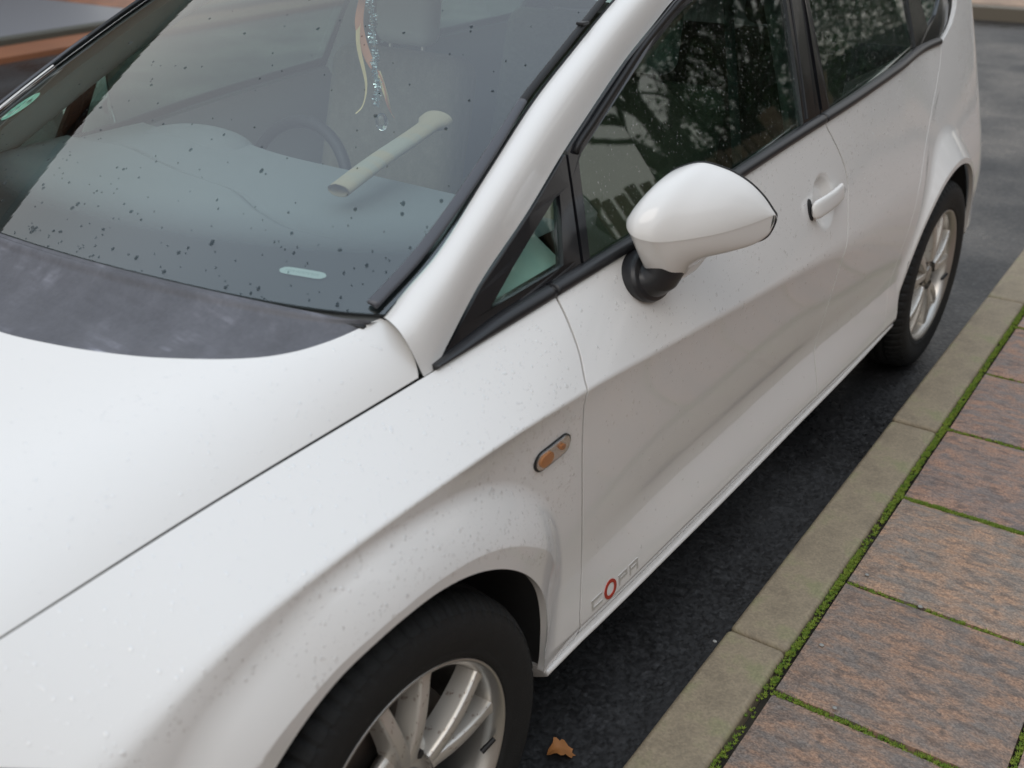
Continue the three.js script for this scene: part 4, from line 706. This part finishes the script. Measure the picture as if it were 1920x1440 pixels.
// ---------- house on the kerb side, behind the garden: shades the flank of the car ----------
{
  const h = group('garden_house', scene, { label: 'brown brick two-storey house behind the garden on the kerb side', category: 'house' });
  const a = noise2(256, 256, [50, 90], 2, 151), m = std([1, 1, 1], .85, { map: tex(256, 256, (x, y, i) => { const k = .70 + .2 * (a[i] - .5); return [k * 1.16, k * .94, k * .76]; }, true, [.4, .4]) });
  const Z = 12, x0 = -13, x1 = 5.0, s = new THREE.Shape([[x0, 0], [x1, 0], [x1, 5.6], [x0, 5.6]].map(p => new THREE.Vector2(...p))), rects = [[-11, -8.6, .9, 2.3], [-6.6, -4.2, .9, 2.3], [-2.4, -.2, .9, 2.3], [1.6, 3.8, .9, 2.3], [1.6, 3.8, 3.5, 4.7], [-11, -8.6, 3.5, 4.7], [-6.6, -4.2, 3.5, 4.7], [-2.4, -.2, 3.5, 4.7]];
  for (const [a0, a1, b0, b1] of rects) s.holes.push(new THREE.Path([[a0, b0], [a0, b1], [a1, b1], [a1, b0]].map(p => new THREE.Vector2(...p))));
  obj('wall', new THREE.ExtrudeGeometry(s, { depth: .3, bevelEnabled: false }).translate(0, 0, Z), m, h);
  obj('side_wall', new THREE.BoxGeometry(.3, 5.6, 7).translate(x1 - .16, 2.8, Z + 3.81), m, h); obj('side_wall', new THREE.BoxGeometry(.3, 5.6, 7).translate(x0 + .16, 2.8, Z + 3.81), m, h);
  for (const [a0, a1, b0, b1] of rects) { const W = a1 - a0, H = b1 - b0, cx = (a0 + a1) / 2, cy = (b0 + b1) / 2, f = obj('window', [new THREE.BoxGeometry(W, .07, .1).translate(cx, b0 + .036, Z + .1), new THREE.BoxGeometry(W, .07, .1).translate(cx, b1 - .036, Z + .1), new THREE.BoxGeometry(.07, H - .15, .1).translate(a0 + .036, cy, Z + .1), new THREE.BoxGeometry(.07, H - .15, .1).translate(a1 - .036, cy, Z + .1), new THREE.BoxGeometry(.06, H - .15, .1).translate(cx, cy, Z + .1)], std([.7, .7, .68], .5), h); obj('pane', new THREE.PlaneGeometry(W - .1, H - .1).translate(cx, cy, Z + .14), std([.03, .035, .04], .08), f); }
  const roof = group('roof', h), tm = [std([.085, .058, .042], .8), std([.105, .07, .05], .8), std([.07, .05, .04], .85)];
  for (let k = 0; k < 12; k++) { const g = new THREE.BoxGeometry(x1 - x0 + .6, .05, .46); g.rotateX(-.62); g.translate((x0 + x1) / 2, 5.62 + k * .215, Z - .2 + k * .30); obj('tile_course', g, tm[k % 3], roof); }
  for (let k = 0; k < 12; k++) { const g = new THREE.BoxGeometry(x1 - x0 + .6, .05, .46); g.rotateX(.62); g.translate((x0 + x1) / 2, 5.62 + k * .215, Z + 7.5 - k * .30); obj('tile_course', g, tm[k % 3], roof); }
}
// ---------- loose things in and around the car ----------
{
  // rolled paper tube on the dashboard
  const a = new THREE.Vector3(.520, 1.034, .272), b = new THREE.Vector3(.872, 1.090, .222), d = b.clone().sub(a), L = d.length();
  const nz = noise2(256, 256, [3, 12], 4, 171), paper = std([1, 1, 1], .85, { map: tex(256, 256, (x, y, i) => { const q = clamp((nz[i] - .5) * 4 + .4, 0, 1); return [mix(.58, .62, q), mix(.56, .56, q), mix(.51, .47, q)]; }, true, [1, 1]), side: THREE.DoubleSide });
  const g = gridGeo(72, 20, (u, v) => { const th = u * 2.6 * 2 * Math.PI, r = (.0225 + .0030 * u * 2.6 / 2) * (1 + .45 * sstep(.90, .93, v)), wob = .002 * Math.sin(v * 7 + th); return [v * L, Math.cos(th) * (r + wob) * .5, Math.sin(th) * (r + wob)]; });
  const t = obj('rolled_paper', g, paper, scene, { label: 'pale rolled paper tube lying on top of the dashboard', category: 'paper roll' });
  t.position.copy(a); t.quaternion.setFromUnitVectors(new THREE.Vector3(1, 0, 0), d.normalize());
}
{
  // ornament hanging from the interior mirror: striped ribbon, tinsel cord, clear bead
  const o = group('hanging_ornament', scene, { label: 'ribbon and tinsel ornament with a clear bead hanging behind the windscreen', category: 'ornament' });
  const X = .905, Z = .012, top = 1.318;
  const cord = []; for (let k = 0; k < 420; k++) { const y = mix(top, 1.088, k / 420), b = new THREE.PlaneGeometry(.015, .0024); b.rotateX(rr(0, 6.3)); b.rotateY(rr(0, 6.3)); b.translate(X + .010 * 0 + rr(-.003, .003), y, Z + .012 + .004 * Math.sin(y * 90) + rr(-.003, .003)); cord.push(b); }
  obj('tinsel', cord, std([.62, .72, .74], .15, { metalness: 1 }), o, { kind: 'stuff' });
  obj('cord', tubeGeo([[X, top, Z + .012], [X, 1.2, Z + .014], [X, 1.085, Z + .012]], .0022, 20, 6), std([.25, .33, .34], .4), o);
  const rib = (pts, w, c, nm) => { const cv = new THREE.CatmullRomCurve3(pts.map(p => new THREE.Vector3(...p))); obj(nm, gridGeo(2, 40, (u, v) => { const p = cv.getPointAt(v), tw = .6 * Math.sin(v * 5); return [p.x + (u - .5) * w * Math.sin(tw), p.y, p.z + (u - .5) * w * Math.cos(tw)]; }), std(c, .6, { side: THREE.DoubleSide }), o); };
  rib([[X - .004, top, Z - .008], [X - .012, 1.26, Z - .016], [X - .004, 1.19, Z - .004], [X + .004, 1.14, Z + .022], [X + .008, 1.085, Z + .034], [X + .014, 1.062, Z + .044]], .019, [.62, .26, .14], 'red_ribbon');
  rib([[X + .0015, 1.165, Z + .018], [X + .007, 1.11, Z + .0305], [X + .012, 1.068, Z + .0405]], .011, [.72, .60, .30], 'yellow_stripe');
  rib([[X - .006, 1.30, Z - .012], [X - .016, 1.23, Z - .02], [X - .012, 1.13, Z - .010], [X - .018, 1.085, Z - .022], [X - .026, 1.070, Z - .036]], .009, [.70, .55, .28], 'yellow_ribbon');
  obj('bead', new THREE.SphereGeometry(.015, 20, 14).scale(1, 1.35, 1).translate(X + .004, 1.052, Z + .014), std([.95, .97, .97], .02, { transmission: 1, thickness: .03, ior: 1.49 }), o);
}
{
  // a fallen leaf by the front tyre, bits of grit on the paving
  const leafShape = (s) => gridGeo(10, 12, (u, v) => { const w = Math.sin(Math.PI * v) * (1 + .25 * Math.sin(v * 22)) * .42, x = (u - .5) * 2 * w * s, y = (v - .5) * s * 1.2; return [x, .006 + .25 * Math.abs(x) + .012 * Math.sin(v * 5), y]; });
  const l1 = obj('fallen_leaf', leafShape(.055), std([.42, .17, .05], .6), scene, { label: 'orange-brown fallen leaf on the road just behind the front tyre', category: 'leaf' }); l1.position.set(.437, .003, .842); l1.rotation.y = .9;
  const grit = group('grit', scene, { kind: 'stuff', label: 'pale grit and specks scattered on the paving slabs and kerb', category: 'grit' });
  const gm = [];
  for (const [x, z, r] of [[.917, 1.171, .0045], [.799, .984, .004], [1.202, 1.165, .004], [1.159, 1.299, .0045], [.761, 1.26, .004]]) { const s = new THREE.IcosahedronGeometry(r, 1); s.scale(1, .5, 1.2); s.translate(x, KH + .004, z); gm.push(s); }
  const gmesh = obj('pale_grit', gm, std([.30, .30, .285], .8), grit, { kind: 'stuff' });
}
// ---------- rain drops standing on paint and glass ----------
{
  const dome = new THREE.SphereGeometry(1, 9, 5, 0, Math.PI * 2, 0, Math.PI / 2);
  const water = std([1, 1, 1], .0, { transmission: 1, thickness: 0, ior: 2.2 }), waterOnScreen = std([.42, .46, .48], .0, { transmission: 1, thickness: 0, ior: 1.333 });
  const Y = new THREE.Vector3(0, 1, 0), o = new THREE.Object3D(), nv = new THREE.Vector3(), q2 = new THREE.Quaternion();
  function drops(parent, name, list, mat = water) {
    const im = new THREE.InstancedMesh(dome, mat, list.length);
    list.forEach(({ p, n, r, e }, i) => { nv.set(...n); o.position.set(...p); o.quaternion.setFromUnitVectors(Y, nv); q2.setFromAxisAngle(Y, rnd() * 6.28); if (!e) o.quaternion.multiply(q2); const a = rr(.75, 1.3); if (e) { // run down the slope
        const dn = new THREE.Vector3(0, -1, 0).addScaledVector(nv, nv.y).normalize(), sd = dn.clone().cross(nv).normalize(); o.quaternion.setFromRotationMatrix(new THREE.Matrix4().makeBasis(sd, nv, sd.clone().cross(nv))); o.scale.set(r, r * .42, r * e); } else o.scale.set(r * a, r * .45, r / a); o.updateMatrix(); im.setMatrixAt(i, o.matrix); });
    im.name = name; im.userData.kind = 'stuff'; im.castShadow = im.receiveShadow = true; parent.add(im);
  }
  const size = () => { const t = rnd(); return t < .62 ? rr(.0008, .0015) : t < .93 ? rr(.0015, .0025) : rr(.0025, .0036); };
  const onSide = (n, x0, x1, y0f, y1f, ok, dens) => { const l = []; for (let i = 0; i < n; i++) { const x = rr(x0, x1), y = rr(y0f(x), y1f(x)); if (ok && !ok(x, y)) continue; if (dens && rnd() > dens(x, y)) continue; const v = surfNormal(sideZ, x, y), k = Math.hypot(...v), r = size(); l.push({ p: [x, y, sideZ(x, y)], n: v.map(c => c / k), r, e: r > .0014 ? rr(1, 1.5) : 0 }); } return l; };
  const wing = car.children.find(c => c.name === 'front_wing'), bonnet = car.children.find(c => c.name === 'bonnet'), rq = car.children.find(c => c.name === 'rear_quarter_panel');
  const away = (x, y) => Math.hypot(x, y - WY) > .385;
  drops(wing, 'rain_drops', onSide(4200, -.5, .46, x => Math.max(.45, L0y(x) - .36), x => L0y(x) - .004, (x, y) => away(x, y) && (x > -.2 || y > .72 - (x + .2) * -.2)));
  drops(doors.f1, 'rain_drops', onSide(3600, .52, 1.59, x => .34, x => L0y(x) - .004, (x, y) => Math.hypot(x - 1.515, y - .848) > .07, (x, y) => .12 + .88 * sstep(.55, .95, y)));
  drops(doors.r1, 'rain_drops', onSide(4200, 1.66, 2.6, x => .40, x => L0y(x) - .004, (x, y) => Math.hypot(x - WB, y - WY) > .5, (x, y) => .10 + .90 * sstep(.6, .98, y)));
  drops(rq, 'rain_drops', onSide(3000, 2.80, 3.05, x => .72, x => 1.26, (x, y) => x > 2.8 + (y - 1.05) * .3));
  { const l = []; for (let i = 0; i < 2600; i++) { const x = rr(-.55, .18), z = rr(.1, .72); if (z > L0z(x) - .006 || x > hoodRear(Math.min(z, .66)) - .004) continue; if (rnd() > .12 + .88 * sstep(.35, .6, z)) continue; const v = surfNormal(hoodY, x, z), k = Math.hypot(...v); l.push({ p: [x, hoodY(x, z), z], n: [v[0] / k, 1 / k, v[1] / k], r: size(), e: 0 }); } drops(bonnet, 'rain_drops', l); }
  { const l = []; for (let i = 0; i < 1000; i++) { const u = rr(-.6, .98), v = Math.pow(rnd(), 1.25), p = screenPoint(u, v, .0006); if (rnd() > .18 + .82 * (1 - sstep(.05, .35, v))) continue; l.push({ p, n: screenN(p), r: rnd() < .75 ? rr(.0008, .0016) : rr(.0016, .0034), e: rr(1.1, 2.1) }); } drops(screen, 'rain_drops', l, waterOnScreen); }
  const gl = (n, hole, y1) => { const l = []; const xs = hole.map(p => p[0]), ys = hole.map(p => p[1]), inside = (x, y) => { let c = false; for (let i = 0, j = hole.length - 1; i < hole.length; j = i++) { const [a, b] = hole[i], [d, e] = hole[j]; if ((b > y) !== (e > y) && x < (d - a) * (y - b) / (e - b) + a) c = !c; } return c; }; for (let i = 0; i < n; i++) { const x = rr(Math.min(...xs), Math.max(...xs)), y = rr(Math.min(...ys), Math.max(...ys)); if (!inside(x, y)) continue; const v = surfNormal(sideGlassZ, x, y), k = Math.hypot(...v), r = rnd() < .8 ? rr(.0006, .0012) : rr(.0012, .0022); l.push({ p: [x, y, sideGlassZ(x, y) - .0022], n: v.map(c => c / k), r, e: r > .0012 ? rr(1, 1.6) : 0 }); } return l; };
  drops(doors.f1, 'rain_drops', gl(2600, frameD.hole)); drops(doors.r1, 'rain_drops', gl(2600, frameR.hole));
}
renderer.render(scene, camera);
